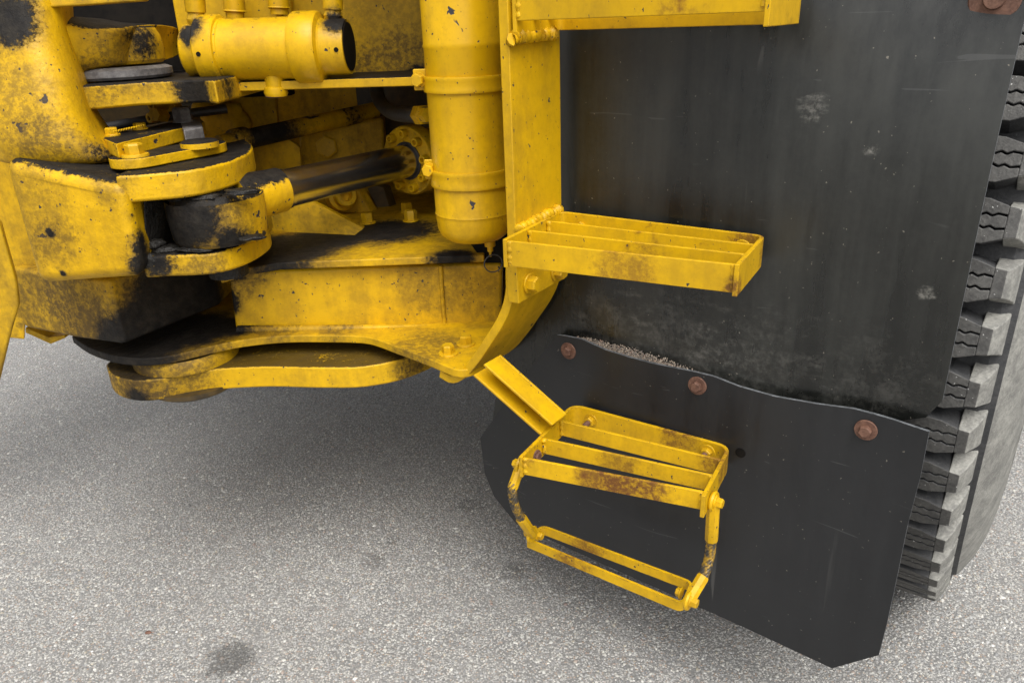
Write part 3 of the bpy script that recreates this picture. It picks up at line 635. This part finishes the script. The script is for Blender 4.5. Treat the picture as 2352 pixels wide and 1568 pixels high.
# ---- steering cylinder
C0 = P(500, 490, y=1.70); C1 = P(940, 352, y=2.20); C1.z = C0.z = (C0.z + C1.z) / 2
ax = (C1 - C0).normalized(); LL = (C1 - C0).length
rod = lathe('steering_cylinder', [(0, .16), (.046, .16), (.046, LL + .05), (0, LL + .05)], C0, ax, M['chrome'], L, 48)
lathe('rod_sleeve', [(0, .05), (.053, .05), (.056, .09), (.0535, .145), (.0535, .175), (.0465, .177), (0, .177)], C0, ax, M['hub'], rod, 40)
lathe('rod_collar', [(.047, .177), (.0485, .178), (.0485, .192), (.0463, .193)], C0, ax, M['chrome'], rod, 40)
ez = C0.z
zt_, zb_ = ZK - .066, ZK2 + .008
lathe('rod_eye', [(0, zb_ - ez), (.098, zb_ - ez), (.104, zb_ - ez + .012), (.108, -.02), (.107, .02), (.098, zt_ - ez - .016), (.086, zt_ - ez), (0, zt_ - ez)], C0, ZA, M['hub'], rod, 48)
lathe('pin', [(0, zb_ - ez - .09), (.045, zb_ - ez - .09), (.045, zt_ - ez + .03), (0, zt_ - ez + .03)], C0, ZA, M['grease'], rod, 30)
FC = C0 + ax * (LL - .01)
lathe('cylinder_flange', [(.052, .0), (.095, .0), (.098, .004), (.098, .04), (.08, .045), (.078, .6), (0, .6)], FC, ax, M['inner'], rod, 48)
lathe('wiper_seal', [(.047, -.004), (.054, -.004), (.054, .002), (.047, .002)], FC, ax, M['hose'], rod, 40)
fx = frame_of(ax)
for i in range(9):
    a = 2 * math.pi * (i + .3) / 9
    pp = FC + (fx @ Vector((math.cos(a), math.sin(a), 0))) * .077
    socket_bolt(pp, -ax, .0125, .02, M['bolt'], rod)
# ragged grease squeezed out round the eye
def blob(name, c, r, n, mat, parent, flat=.5):
    bm = bmesh.new(); bmesh.ops.create_icosphere(bm, subdivisions=3, radius=1)
    for v in bm.verts:
        k_ = 1 + .35 * noise.noise(v.co * 1.7 + Vector((n, 0, 0))) + .14 * noise.noise(v.co * 4.3 + Vector((0, n, 0)))
        v.co = Vector((v.co.x * r[0], v.co.y * r[1], v.co.z * r[2])) * k_
    me = bpy.data.meshes.new(name); bm.to_mesh(me); bm.free(); me.shade_smooth()
    return link(name, me, mat, parent, Matrix.Translation(c))
for i, (px, py, yy_, r) in enumerate(((470, 452, 1.62, (.05, .03, .012)), (555, 440, 1.60, (.05, .025, .012)), (420, 455, 1.63, (.04, .03, .01)), (350, 560, 1.62, (.035, .03, .022)), (378, 572, 1.62, (.045, .03, .014)), (450, 572, 1.60, (.05, .025, .01)), (575, 545, 1.62, (.04, .03, .01)), (345, 600, 1.59, (.03, .02, .03)))):
    blob('grease_lump', P(px, py, y=yy_ + .015), (r[0] * .8, r[1] * .8, r[2] * .6), i * 3.3, M['grease'], rod)

# ---- pipe behind the rod and hose
q0, q1 = P(505, 334, y=2.10), P(890, 248, y=2.62)
pipe = tube('hydraulic_pipe', [q0, q0.lerp(q1, .3), q0.lerp(q1, .7), q1, q1 + (q1 - q0) * .2], .027, M['pipe'], L, 28)
lathe('pipe_collar', [(.026, 0), (.034, 0), (.0355, .006), (.0355, .045), (.033, .05), (.026, .05)], q0 + (q1 - q0).normalized() * .04, q1 - q0, M['pipe'], pipe, 30)
tube('elbow_hose', bez([P(862, 190, y=2.3), P(872, 232, y=2.26), P(900, 258, y=2.16), P(940, 264, y=2.06), P(985, 264, y=1.98)], 7), .020, M['hose'], L, 16)
lathe('hose_nut', [(0, 0), (.026, 0), (.026, .03), (.02, .032), (.02, .06), (0, .06)], P(962, 264, y=2.02), P(990, 264, y=1.96) - P(962, 264, y=2.02), M['bolt'], L, 6)
tube('brake_pipe', bez([P(190, 303, y=2.1), P(300, 283, y=2.1), P(430, 262, y=2.15), P(520, 250, y=2.2)], 5), .013, M['hose'], L, 12)
blob('bearing_cover', P(500, 290, y=2.35), (.09, .05, .08), 4.4, M['inner'], L)

# ---- air tank
TX, TY = -.078, 1.745
T0 = P(1090, 549, y=TY).z; T1 = 2.0; rT = .0895
ztank = [(0, T0), (.045, T0 + .001), (.066, T0 + .006), (.080, T0 + .018), (.087, T0 + .034), (rT, T0 + .060), (rT, T0 + .066), (rT + .0015, T0 + .069), (rT, T0 + .073), (rT, 1.55), (rT + .002, 1.555), (rT, 1.56), (rT, T1), (0, T1)]
tank = lathe('air_tank', [(r, z - T0) for r, z in ztank], (TX, TY, T0), ZA, M['tank'], L, 56, 45)
for p_top, p_bot in ((170, 214), (393, 438)):
    za, zb2 = P(1060, p_top + 8, y=TY - rT).z, P(1065, p_bot + 2, y=TY - rT).z
    lathe('tank_strap', [(rT - .001, 0), (rT + .0055, .0005), (rT + .0065, .004), (rT + .0055, .008), (rT + .0055, za - zb2 - .008), (rT + .0065, za - zb2 - .004), (rT + .0055, za - zb2), (rT - .001, za - zb2 + .0005)], (TX, TY, zb2), ZA, M['tank'], tank, 56)
for (px, py) in ((962, 184), (987, 390)):
    p = P(px, py, y=TY - .02)
    hexa('strap_ear', [p + Vector((-.012, .004, -.022)), p + Vector((.03, .004, -.022)), p + Vector((.03, .004, .022)), p + Vector((-.012, .004, .022))], [p + Vector((-.012, .010, -.022)), p + Vector((.03, .010, -.022)), p + Vector((.03, .010, .022)), p + Vector((-.012, .010, .022))], M['tank'], tank, .002)
    bolt(p, (-.25, -1, 0), .0145, .014, M['bolt'], tank, .017, .004)
dp = P(1125, 552, y=1.74)
lathe('drain_valve', [(0, -.04), (.003, -.04), (.003, -.028), (.007, -.027), (.007, -.016), (.013, -.014), (.013, .0), (.016, .002), (.016, .03), (0, .03)], dp, ZA, M['lower'], tank, 12)
rc = P(1133, 605, y=1.735)
tube('pull_ring', [rc + Vector((.0215 * math.cos(a), .006 * math.cos(a), .0215 * math.sin(a))) for a in np.linspace(0, 2 * math.pi, 40)], .0016, M['hose'], tank, 6)
prism('tank_bracket_shade', [P(1066, 540, y=1.84), P(1165, 540, y=1.84), P(1165, 604, y=1.84), P(1112, 604, y=1.84)], (0, .01, 0), M['dark'], L, .002)  # near-black sheet: dark bracket, and the shaded recess above the flange
# wall behind the tank: side plate of the frame
prism('frame_side_plate', [P(985, -60, y=1.93), P(1330, -60, y=1.93), P(1330, 610, y=1.93), P(1060, 610, y=1.93)], (0, .02, 0), M['grime_shade'], L, .003)

# ---- ladder: post, bent foot, steps (all square to the axle)
SG = -1.356                                   # plane of the mudguard's face
UPF = -.870                                   # post face
SF = US(P(1184, 528, u=UPF))[1]
SF_top = US(P(1166, 10, u=UPF))[1]
TH = .022
post_pts = [W(UPF, SF, 1.16), W(UPF, SG + .004, 1.16), W(UPF, SG + .004, 2.1), W(UPF, SF_top, 2.1), W(UPF, SF_top, 1.6)]
ladder = prism('ladder_post', post_pts, UA * -TH, M['post'], L, .0025)
foot_px = [(1158, 560), (1160, 620), (1160, 665), (1153, 700), (1138, 735), (1115, 772), (1090, 810), (1062, 845), (1035, 862), (1010, 850)]
fu = [US(P(a, b, s=SF)) for a, b in foot_px]
fu = [(p[0], p[2]) for p in fu]
fu[0] = (UPF - TH, fu[0][1])
sm = bez([Vector((a, 0, b)) for a, b in fu], 4)
outer, innr = [], []
for i, p in enumerate(sm):
    t = (sm[min(i + 1, len(sm) - 1)] - sm[max(0, i - 1)]).normalized(); n_ = Vector((-t.z, 0, t.x))
    if n_.x < 0 and i < 3: n_ = -n_
    outer.append((p.x, p.z)); innr.append((p.x + n_.x * .021, p.z + n_.z * .021))
poly = outer + innr[::-1]
prism('bent_foot', [W(a, SF, b) for a, b in poly], SA * (-.19), M['post'], ladder, .003, ang=60)
# pad with bolts below the middle step
pad = [P(1186, 612, u=UPF + .012), P(1302, 560, u=UPF + .012), P(1298, 640, u=UPF + .012), P(1192, 699, u=UPF + .012)]
prism('bolt_pad', pad, UA * -.028, M['post'], ladder, .003)
bolt(P(1216, 650, u=UPF + .013), UA, .0165, .018, M['bolt'], ladder, .022, .004)
bolt(P(1278, 622, u=UPF + .013), UA, .0165, .018, M['bolt'], ladder, .022, .004)

def flat_loop(name, path, h, th, mat, parent, closed=False, bevel=.0015):
    """flat bar on edge following a plan path [(u,s)], top at z given with each point"""
    n = len(path); L_, Rr = [], []
    for i, (a, b, z) in enumerate(path):
        p0 = path[max(i - 1, 0)]; p1 = path[min(i + 1, n - 1)]
        if closed: p0, p1 = path[(i - 1) % n], path[(i + 1) % n]
        d = Vector((p1[0] - p0[0], p1[1] - p0[1])).normalized(); nn = Vector((-d.y, d.x)) * th / 2
        L_.append((a + nn.x, b + nn.y, z)); Rr.append((a - nn.x, b - nn.y, z))
    v = []
    for q in (L_, Rr):
        v += [W(a, b, z) for a, b, z in q]; 
    m_ = len(v)
    for q in (L_, Rr):
        v += [W(a, b, z - h) for a, b, z in q]
    f = []
    rng = range(n) if closed else range(n - 1)
    for i in rng:
        j = (i + 1) % n
        f += [[i, j, n + j, n + i], [m_ + i, m_ + n + i, m_ + n + j, m_ + j], [i, m_ + i, m_ + j, j], [n + i, n + j, m_ + n + j, m_ + n + i]]
    if not closed:
        f += [[0, n, m_ + n, m_], [n - 1, m_ + n - 1, m_ + 2 * n - 1, 2 * n - 1]]
    return mk(name, v, f, mat, parent, bevel, 2, ang=55)
def round_path(pts, r=.02, n=5):
    out = [pts[0]]
    for i in range(1, len(pts) - 1):
        a, b, c = [Vector(q) for q in (pts[i - 1], pts[i], pts[i + 1])]
        d1, d2 = (a - b).normalized(), (c - b).normalized()
        for k_ in range(n + 1):
            t = k_ / n
            p = (b + d1 * r) * (1 - t) ** 2 + b * 2 * t * (1 - t) + (b + d2 * r) * t * t
            out.append(tuple(p))
    out.append(pts[-1]); return out
def uz(px, py, z): p = P(px, py, z=z); return (p.dot(UA), p.dot(SA), z)

def step(name, zt, h, bl, br, fl_, fr_, mat, bars, over, label, rnd=.02, hb=.045):
    """bl.. corners (u,s): back left, back right, front left, front right"""
    th = .0085
    zz = zt
    d = (Vector(fr_) - Vector(br)).normalized() * over
    dl = (Vector(fl_) - Vector(bl)).normalized() * .006
    path = [(fl_[0] + dl.x, fl_[1] + dl.y, zz), (bl[0], bl[1], zz), (br[0], br[1], zz), (fr_[0] + d.x, fr_[1] + d.y, zz)]
    path[1] = (bl[0], bl[1] + .010, zz); path[2] = (br[0], br[1] + .010, zz)
    st = flat_loop(name, round_path(path, rnd), h, th, mat, L)
    if label: st['label'] = label
    for i in range(bars + 1):
        t = (i + 1) / (bars + 1)
        a = Vector(bl).lerp(Vector(fl_), t); b = Vector(br).lerp(Vector(fr_), t)
        e = (b - a).normalized()
        flat_loop('tread_bar', [(a.x + e.x * .004, a.y + e.y * .004, zz - .003), (b.x - e.x * .004, b.y - e.y * .004, zz - .003)], hb * (1. if i == bars else .92), th * .8, mat, st)
        for q, sgn in ((a, 1), (b, -1)):
            c = Vector((q.x + e.x * .008 * sgn, q.y + e.y * .008 * sgn))
            weld([W(c.x, c.y, zz - .004), W(c.x, c.y, zz - hb * .5), W(c.x, c.y, zz - hb * .9)], .006 if sgn > 0 else .005, mat, st)
    return st
ZM = 1.219
mid = step('boarding_step', ZM, .056, (UPF + .006, SG + .008), US(P(1758, 538, z=ZM))[:2], US(P(1162, 548, z=ZM))[:2], US(P(1697, 603, z=ZM))[:2], M['step'], 2, .012, 'middle yellow step', hb=.05)
weld([P(1190, 527, u=UPF + .004), P(1225, 510, u=UPF + .004), P(1260, 492, u=UPF + .004), P(1288, 480, u=UPF + .004)], .010, M['step'], mid)
def wall_nut(px, py, parent):
    p = P(px, py, s=SG + .013)
    stud_nut(p, SA, .0125, M['bolt'], parent)
    lathe('thread_end', [(0, 0), (.0065, 0), (.0065, .02), (.005, .024), (0, .024)], p + SA * .010, SA, M['rust'], parent, 12)
wall_nut(1340, 520, mid); wall_nut(1705, 572, mid)
ZS = .757
low = step('boarding_step', ZS, .050, US(P(1322, 924, z=ZS))[:2], US(P(1680, 1020, z=ZS))[:2], US(P(1198, 1046, z=ZS))[:2], US(P(1622, 1126, z=ZS))[:2], M['step2'], 2, .02, 'lower yellow step', .03, hb=.041)
wall_nut(1358, 965, low); wall_nut(1625, 1037, low)
# top step
ztp, zbt = P(1185, 12, u=UPF).z, P(1185, 76, u=UPF).z
zt_s = zbt + .068
top = step('boarding_step', zt_s, .068, (UPF + .006, SG + .008), US(P(1838, 56, s=SG + .01))[:2], US(P(1186, 74, u=UPF + .01))[:2], US(P(1764, 62, s=-1.165))[:2], M['step'], 2, .012, 'top yellow step')
weld([P(1176, 92, u=UPF + .006), P(1200, 84, u=UPF + .006), P(1240, 80, u=UPF + .006), P(1276, 74, u=UPF + .006)], .012, M['post'], top)
# channel arm from the bent foot to the lower step
a0, a1 = P(1118, 838, s=-1.17), P(1272, 975, s=-1.22)
d = (a1 - a0).normalized(); nn = d.cross(SA).normalized()
if nn.z < 0: nn = -nn
hgt, wid, t3 = .052, .055, .007
def chan(o, w0, w1, n0, n1, nm):
    q = [o + SA * w0 + nn * n0, o + SA * w1 + nn * n0, o + SA * w1 + nn * n1, o + SA * w0 + nn * n1]
    return prism(nm, q, (a1 - a0), M['post'], armo if nm != 'channel_arm' else L, .0025)
armo = None
armo = chan(a0, -.03, -.03 + t3, -hgt / 2, hgt / 2, 'channel_arm')
chan(a0, -.03 + t3, .03, hgt / 2 - t3, hgt / 2, 'channel_flange'); chan(a0, -.03 + t3, .03, -hgt / 2, -hgt / 2 + t3, 'channel_flange')
# hanging step on wire ropes
ZHg = .452
hl = [uz(1246, 1206, ZHg), uz(1590, 1336, ZHg), uz(1568, 1384, ZHg), uz(1212, 1236, ZHg)]
hp_ = [(hl[3][0], hl[3][1], ZHg)]
loop = round_path([hl[3], hl[0], hl[1], hl[2], hl[3]], .016)
hang = flat_loop('hanging_step', loop[:-1], .024, .0065, M['step2'], L, True)
hang['label'] = 'bottom hanging yellow step loop'
def helix_rope(path, r, parent, strands=6):
    pts = bez(path, 14)
    ln = [0]
    for a, b in zip(pts, pts[1:]): ln.append(ln[-1] + (b - a).length)
    vv, ff = [], []
    prev = None; fr_ = []
    for i, p in enumerate(pts):
        t = (pts[min(i + 1, len(pts) - 1)] - pts[max(i - 1, 0)]).normalized()
        if prev is None: prev = t.orthogonal().normalized()
        x = (prev - t * prev.dot(t)).normalized(); fr_.append((x, t.cross(x))); prev = x
    for k_ in range(strands):
        path_ = []
        for i, p in enumerate(pts):
            a = 2 * math.pi * k_ / strands + ln[i] / .062 * 2 * math.pi
            path_.append(p + (fr_[i][0] * math.cos(a) + fr_[i][1] * math.sin(a)) * r * .62)
        v, f = tube_vf(path_, r * .42, 7); o = len(vv); vv += v; ff += [[q + o for q in fc] for fc in f]
    return mk('wire_rope', vv, ff, M['rope'], parent, sharp=80)
def ferrule(a, b, r, parent):
    d_ = b - a
    return lathe('rope_ferrule', [(0, 0), (r * .9, 0), (r, .006), (r, d_.length - .004), (r * .9, d_.length), (0, d_.length)], a, d_, M['step2'], parent, 8, 40)
zf = lambda px, py, u_: P(px, py, u=u_)
uL = low and US(P(1198, 1060, z=ZS - .03))[0] - .016
uR = US(P(1622, 1140, z=ZS - .03))[0] + .016
rl = [zf(1196, 1068, uL), zf(1186, 1100, uL), zf(1177, 1122, uL), zf(1181, 1155, uL), zf(1196, 1188, uL), zf(1207, 1206, uL - .002), zf(1222, 1226, uL - .004)]
rr = [zf(1639, 1150, uR), zf(1636, 1190, uR), zf(1634, 1240, uR), zf(1629, 1280, uR), zf(1616, 1322, uR - .002), zf(1602, 1352, uR - .006), zf(1582, 1378, uR - .012)]
for q in (rl, rr):
    helix_rope(q[1:6], .0105, hang); ferrule(q[0], q[2], .0135 if q is rr else .012, hang); ferrule(q[6], q[4], .013, hang)
for p, s_, sg in ((rr[0], 1, 1), (rr[6], 1, 1), (rl[0], 1, -1), (rl[6], 1, -1)):
    lathe('rope_eye', [(.009, -.004), (.019, -.004), (.021, 0), (.019, .004), (.009, .004), (.009, -.004)], p, UA, M['step2'], hang, 20)
    bolt(p + UA * .004 * sg, UA * sg, .0105, .012, M['bolt'], hang, .014, .003)
bolt(P(1236, 1228, z=ZHg - .012), UA, .010, .010, M['bolt'], hang, .014, .003, 'nut'); bolt(P(1566, 1362, z=ZHg - .012), -UA, .010, .010, M['bolt'], hang, .014, .003, 'nut')
bolt(P(1232, 1046, z=ZS - .03), UA, .0105, .006, M['rust'], low, .014, .003)

# ---- mudguard and flap
def gfn(u, z):
    b = .008 * math.sin((u + 1.0) * 3.6) * math.sin((z - .4) * 2.2)
    b += .006 * math.exp(-((u + .2) / .12) ** 2) * math.sin(z * 5)
    b -= .05 * max(0, .95 - z) ** 1.3 * 1.2
    b -= .42 * max(0, z - 1.2) ** 2 * min(1, max(0, (u + .6) / .4))
    return SG - .030 + b
panL = [US(P(1118, 905, s=SG)), US(P(1112, 985, s=SG)), US(P(1140, 1080, s=SG))]
pz = lambda px, py: (US(P(px, py, s=SG))[0], US(P(px, py, s=SG))[2])
gout = [(-.94, 2.15), (-.94, 1.08), (-1.02, .96), pz(1124, 884), pz(1106, 985), pz(1125, 1085), (-.9, .62), (-.35, .80), pz(2118, 977), pz(2157, 938), (-.104, 2.15)]
guard = sheet('mudguard', gout, .05, gfn, .008, M['guard'], L)
guard['label'] = 'scuffed black mudguard panel'
ft = [(1280, 769), (1340, 777), (1400, 799), (1500, 828), (1590, 852), (1640, 864), (1700, 886), (1780, 908), (1880, 926), (1960, 938), (2050, 962), (2135, 989)]
fb = [(2115, 1090), (2085, 1205), (2055, 1352), (2037, 1433), (2020, 1499), (1912, 1530), (1750, 1458), (1600, 1392), (1400, 1300), (1191, 1199), (1139, 1135), (1117, 1083), (1106, 1003), (1160, 925), (1212, 852)]
SFL = SG - .006
fpts = [(US(P(a, b, s=SFL))[0], US(P(a, b, s=SFL))[2]) for a, b in ft + fb]
ub = [US(P(a, b, s=SFL))[0] for a, b in ((1305, 805), (1600, 885), (1987, 988))]
def ffn(u, z):
    top_z = .93
    w_ = math.exp(-((z - .925) / .09) ** 2)
    bow = abs(math.sin(math.pi * (u - ub[0]) / (ub[1] - ub[0]))) if u < ub[1] else .35 * abs(math.sin(math.pi * (u - ub[1]) / (ub[2] - ub[1])))
    low_ = max(0, .8 - z)
    return SFL + .017 * w_ * bow * (1 if u > ub[0] else .2) + .012 * math.sin(u * 5 + 1) * low_ + .01 * low_
flap = sheet('mudflap', fpts, .045, ffn, .0065, M['flap'], L)
flap['label'] = 'lower black rubber flap'
flap.data.materials.append(M['cut'])
for pl in flap.data.polygons:
    if len(pl.vertices) == 4 and abs(pl.normal.dot(SA)) < .5: pl.material_index = 1
guard.data.materials.append(M['cut'])
for pl in guard.data.polygons:
    if len(pl.vertices) == 4 and abs(pl.normal.dot(SA)) < .5: pl.material_index = 1
for px, py in ((1305, 806), (1601, 886), (1988, 988)):
    p = P(px, py, s=SFL + .004); un, _, zn = US(p); p = W(un, ffn(un, zn) + .001, zn)
    bolt(p, SA, .0118, .010, M['rust'], flap, .0205, .004)
pw = P(2268, -2, s=SG + .005)
lathe('guard_washer', [(0, 0), (.036, 0), (.036, .003), (.034, .005), (.016, .006), (.014, .014), (0, .014)], W(US(pw)[0], gfn(US(pw)[0], pw.z) + .001, pw.z), SA, M['rust'], guard, 30)
# hole in the flap: a flat dark disc whose colour stands for its shade
ps = P(1701, 1039, s=SFL); us_, _, zs_ = US(ps)
lathe('slot_disc', [(0, 0), (.011, 0), (.011, .0008), (0, .0008)], W(us_, ffn(us_, zs_) + .0006, zs_), SA, M['dark'], flap, 18)
# grit lying in the pocket behind the flap's bowed top edge
gp = []
for i in range(2200):
    t = min(1., max(0., random.gauss(.45, .24))); px = 1318 + t * 300
    ytop = np.interp(px, [a for a, b in ft], [b for a, b in ft])
    fill = max(0, math.sin(math.pi * min(1, t * 1.0))) 
    p = P(px, ytop + 3, s=SFL); un, _, zn = US(p)
    s0, s1 = gfn(un, zn) + .002, ffn(un, zn) - .004
    k_ = random.random()
    gp.append(W(un, s1 + (s0 - s1) * k_, zn - .003 + .016 * k_ * fill * random.random() + random.uniform(-.003, .001)))
GPAL = [(.27, .205, .145, 4), (.18, .135, .095, 3), (.36, .29, .21, 1.5), (.11, .085, .065, 3), (.27, .155, .095, 1)]
grit = stones('grit', np.array([tuple(p) for p in gp]), RNG.uniform(.0008, .0028, len(gp)), None, M['stone'], flap, .8, GPAL)
grit['kind'] = 'stuff'

# ---- rear wheel
RW, SW, UW, WID = 1.0, -2.415, -.045, .80
wc = W(UW, SW, RW)
cprof = [(.46, -.80), (.55, -.86), (.72, -.88), (.86, -.85), (.945, -.80), (.945, -.0), (.940, .006), (.934, .017), (.926, .010), (.918, .026), (.90, .036), (.86, .053), (.80, .068), (.74, .076), (.70, .075), (.695, .079), (.685, .079), (.68, .074), (.66, .071), (.655, .075), (.645, .074), (.64, .069), (.60, .060), (.54, .038), (.50, .018), (.47, .02), (.45, .0), (.44, -.05)]
wheel = lathe('rear_wheel', cprof, wc, UA, M['side'], L, 128, 30)
# rows between lugs get the darker rubber that paints the grooves' shade
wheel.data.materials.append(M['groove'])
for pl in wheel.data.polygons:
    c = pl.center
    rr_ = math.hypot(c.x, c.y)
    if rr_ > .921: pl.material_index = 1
lathe('rim', [(.40, -.02), (.45, -.02), (.465, .012), (.455, .03), (.44, .03), (.42, -.02), (.40, -.10), (.30, -.14), (.12, -.14), (.12, -.05), (0, -.05)], wc, UA, M['front'], wheel, 64, 30)
ring_m = simple('moulding_rubber', (.16, .155, .14), (.28, .27, .24), .7, 40, .3)
# lug mesh: local x = along the tread (up when at the front), y = radius, z = along the axle (0 at the shoulder)
def zig(a0, phase): return [(-.40 + .0085 * i, a0 + (.0022 if (i + phase) % 2 else -.0022)) for i in range(44)]
def bend(w): return .0 if w > -.10 else (-.10 - w) * .42
def lug_mesh():
    vv, ff = [], []
    def prism_(poly2, r0, r1, shrink=0):
        o = len(vv); n = len(poly2)
        for r in (r1, r0):
            g = 1.0 if r == r1 else 1.0 + shrink
            for w, a in poly2:
                vv.append((a * g, r - RW, w))
        ff.append([o + i for i in range(n)]); ff.append([o + n + i for i in reversed(range(n))])
        for i in range(n): ff.append([o + i, o + n + i, o + n + (i + 1) % n, o + (i + 1) % n])
    up_ = [(-.42, .037), (-.28, .037), (-.16, .035), (-.09, .040), (-.05, .037), (-.02, .027)]
    dn_ = [(-.42, -.037), (-.30, -.037), (-.20, -.034), (-.11, -.042), (-.05, -.039), (-.02, -.028)]
    z1 = [(-.42, .0105)] + zig(.0105, 0) + [(-.02, .0105)]
    z2 = [(-.42, -.0105)] + zig(-.0105, 1) + [(-.02, -.0105)]
    g = .0014
    B = lambda L_: [(w, a + bend(w)) for w, a in L_]
    prism_(B(up_ + [(w, a + g) for w, a in reversed(z1)]), .94, RW, .05)
    prism_(B([(w, a - g) for w, a in z1] + [(w, a + g) for w, a in reversed(z2)]), .94, RW)
    prism_(B([(w, a - g) for w, a in z2] + list(reversed(dn_))), .94, RW, .05)
    # shoulder block and its buttress down the side
    o = len(vv)
    for (w, r, hh) in ((-.021, RW, .027), (-.002, RW - .001, .024), (.008, RW - .025, .028), (.015, RW - .05, .034), (.017, RW - .066, .040), (-.021, RW - .066, .040)):
        vv.append((hh, r - RW, w)); vv.append((-hh, r - RW, w))
    for i in range(5): ff.append([o + 2 * i, o + 2 * i + 1, o + 2 * i + 3, o + 2 * i + 2])
    ff.append([o + 10, o + 11, o + 1, o]); ff.append([o + 0, o + 2, o + 4, o + 6, o + 8, o + 10]); ff.append([o + 11, o + 9, o + 7, o + 5, o + 3, o + 1])
    me = bpy.data.meshes.new('tread_lug'); me.from_pydata(vv, [], ff)
    bm = bmesh.new(); bm.from_mesh(me); bmesh.ops.recalc_face_normals(bm, faces=bm.faces); bm.to_mesh(me); bm.free()
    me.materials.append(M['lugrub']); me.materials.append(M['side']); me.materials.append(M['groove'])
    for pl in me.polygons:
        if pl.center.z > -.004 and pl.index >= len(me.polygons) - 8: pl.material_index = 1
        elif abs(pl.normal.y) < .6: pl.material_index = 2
    return me
lm = lug_mesh()
NL = 62
fw = Matrix(((ZA.x, SA.x, UA.x, 0), (ZA.y, SA.y, UA.y, 0), (ZA.z, SA.z, UA.z, 0), (0, 0, 0, 1)))   # x->up, y->forward, z->axle
for i in range(NL):
    Mx = Matrix.Translation(wc) @ fw @ Matrix.Rotation(2 * math.pi * (i + .35) / NL, 4, 'Z') @ Matrix.Translation((0, RW, 0))
    link('tread_lug', lm, None, wheel, Mx, bevel=.0025, seg=2, ang=40)

# ---- rest of the machine, out of the picture; rough cab and engine bodies added for shade
prism('fender_top', [W(-.104, SG - .02, 2.12), W(-1.2, SG - .02, 2.12), W(-1.2, -3.6, 2.12), W(-.104, -3.6, 2.12)], (0, 0, .05), M['guard'], L, .005)
prism('cab_body', [W(-1.0, -1.22, 1.95), W(-2.7, -1.22, 1.95), W(-2.7, -3.2, 1.95), W(-1.0, -3.2, 1.95)], (0, 0, 1.7), M['post'], L, .03)
prism('engine_body', [W(-1.0, -1.8, 1.2), W(-2.7, -1.8, 1.2), W(-2.7, -5.6, 1.2), W(-1.0, -5.6, 1.2)], (0, 0, .74), M['grime_shade'], L, .03)
prism('far_fender', [W(-2.6, -1.4, 1.6), W(-3.6, -1.4, 1.6), W(-3.6, -3.4, 1.6), W(-2.6, -3.4, 1.6)], (0, 0, .6), M['guard'], L, .02)
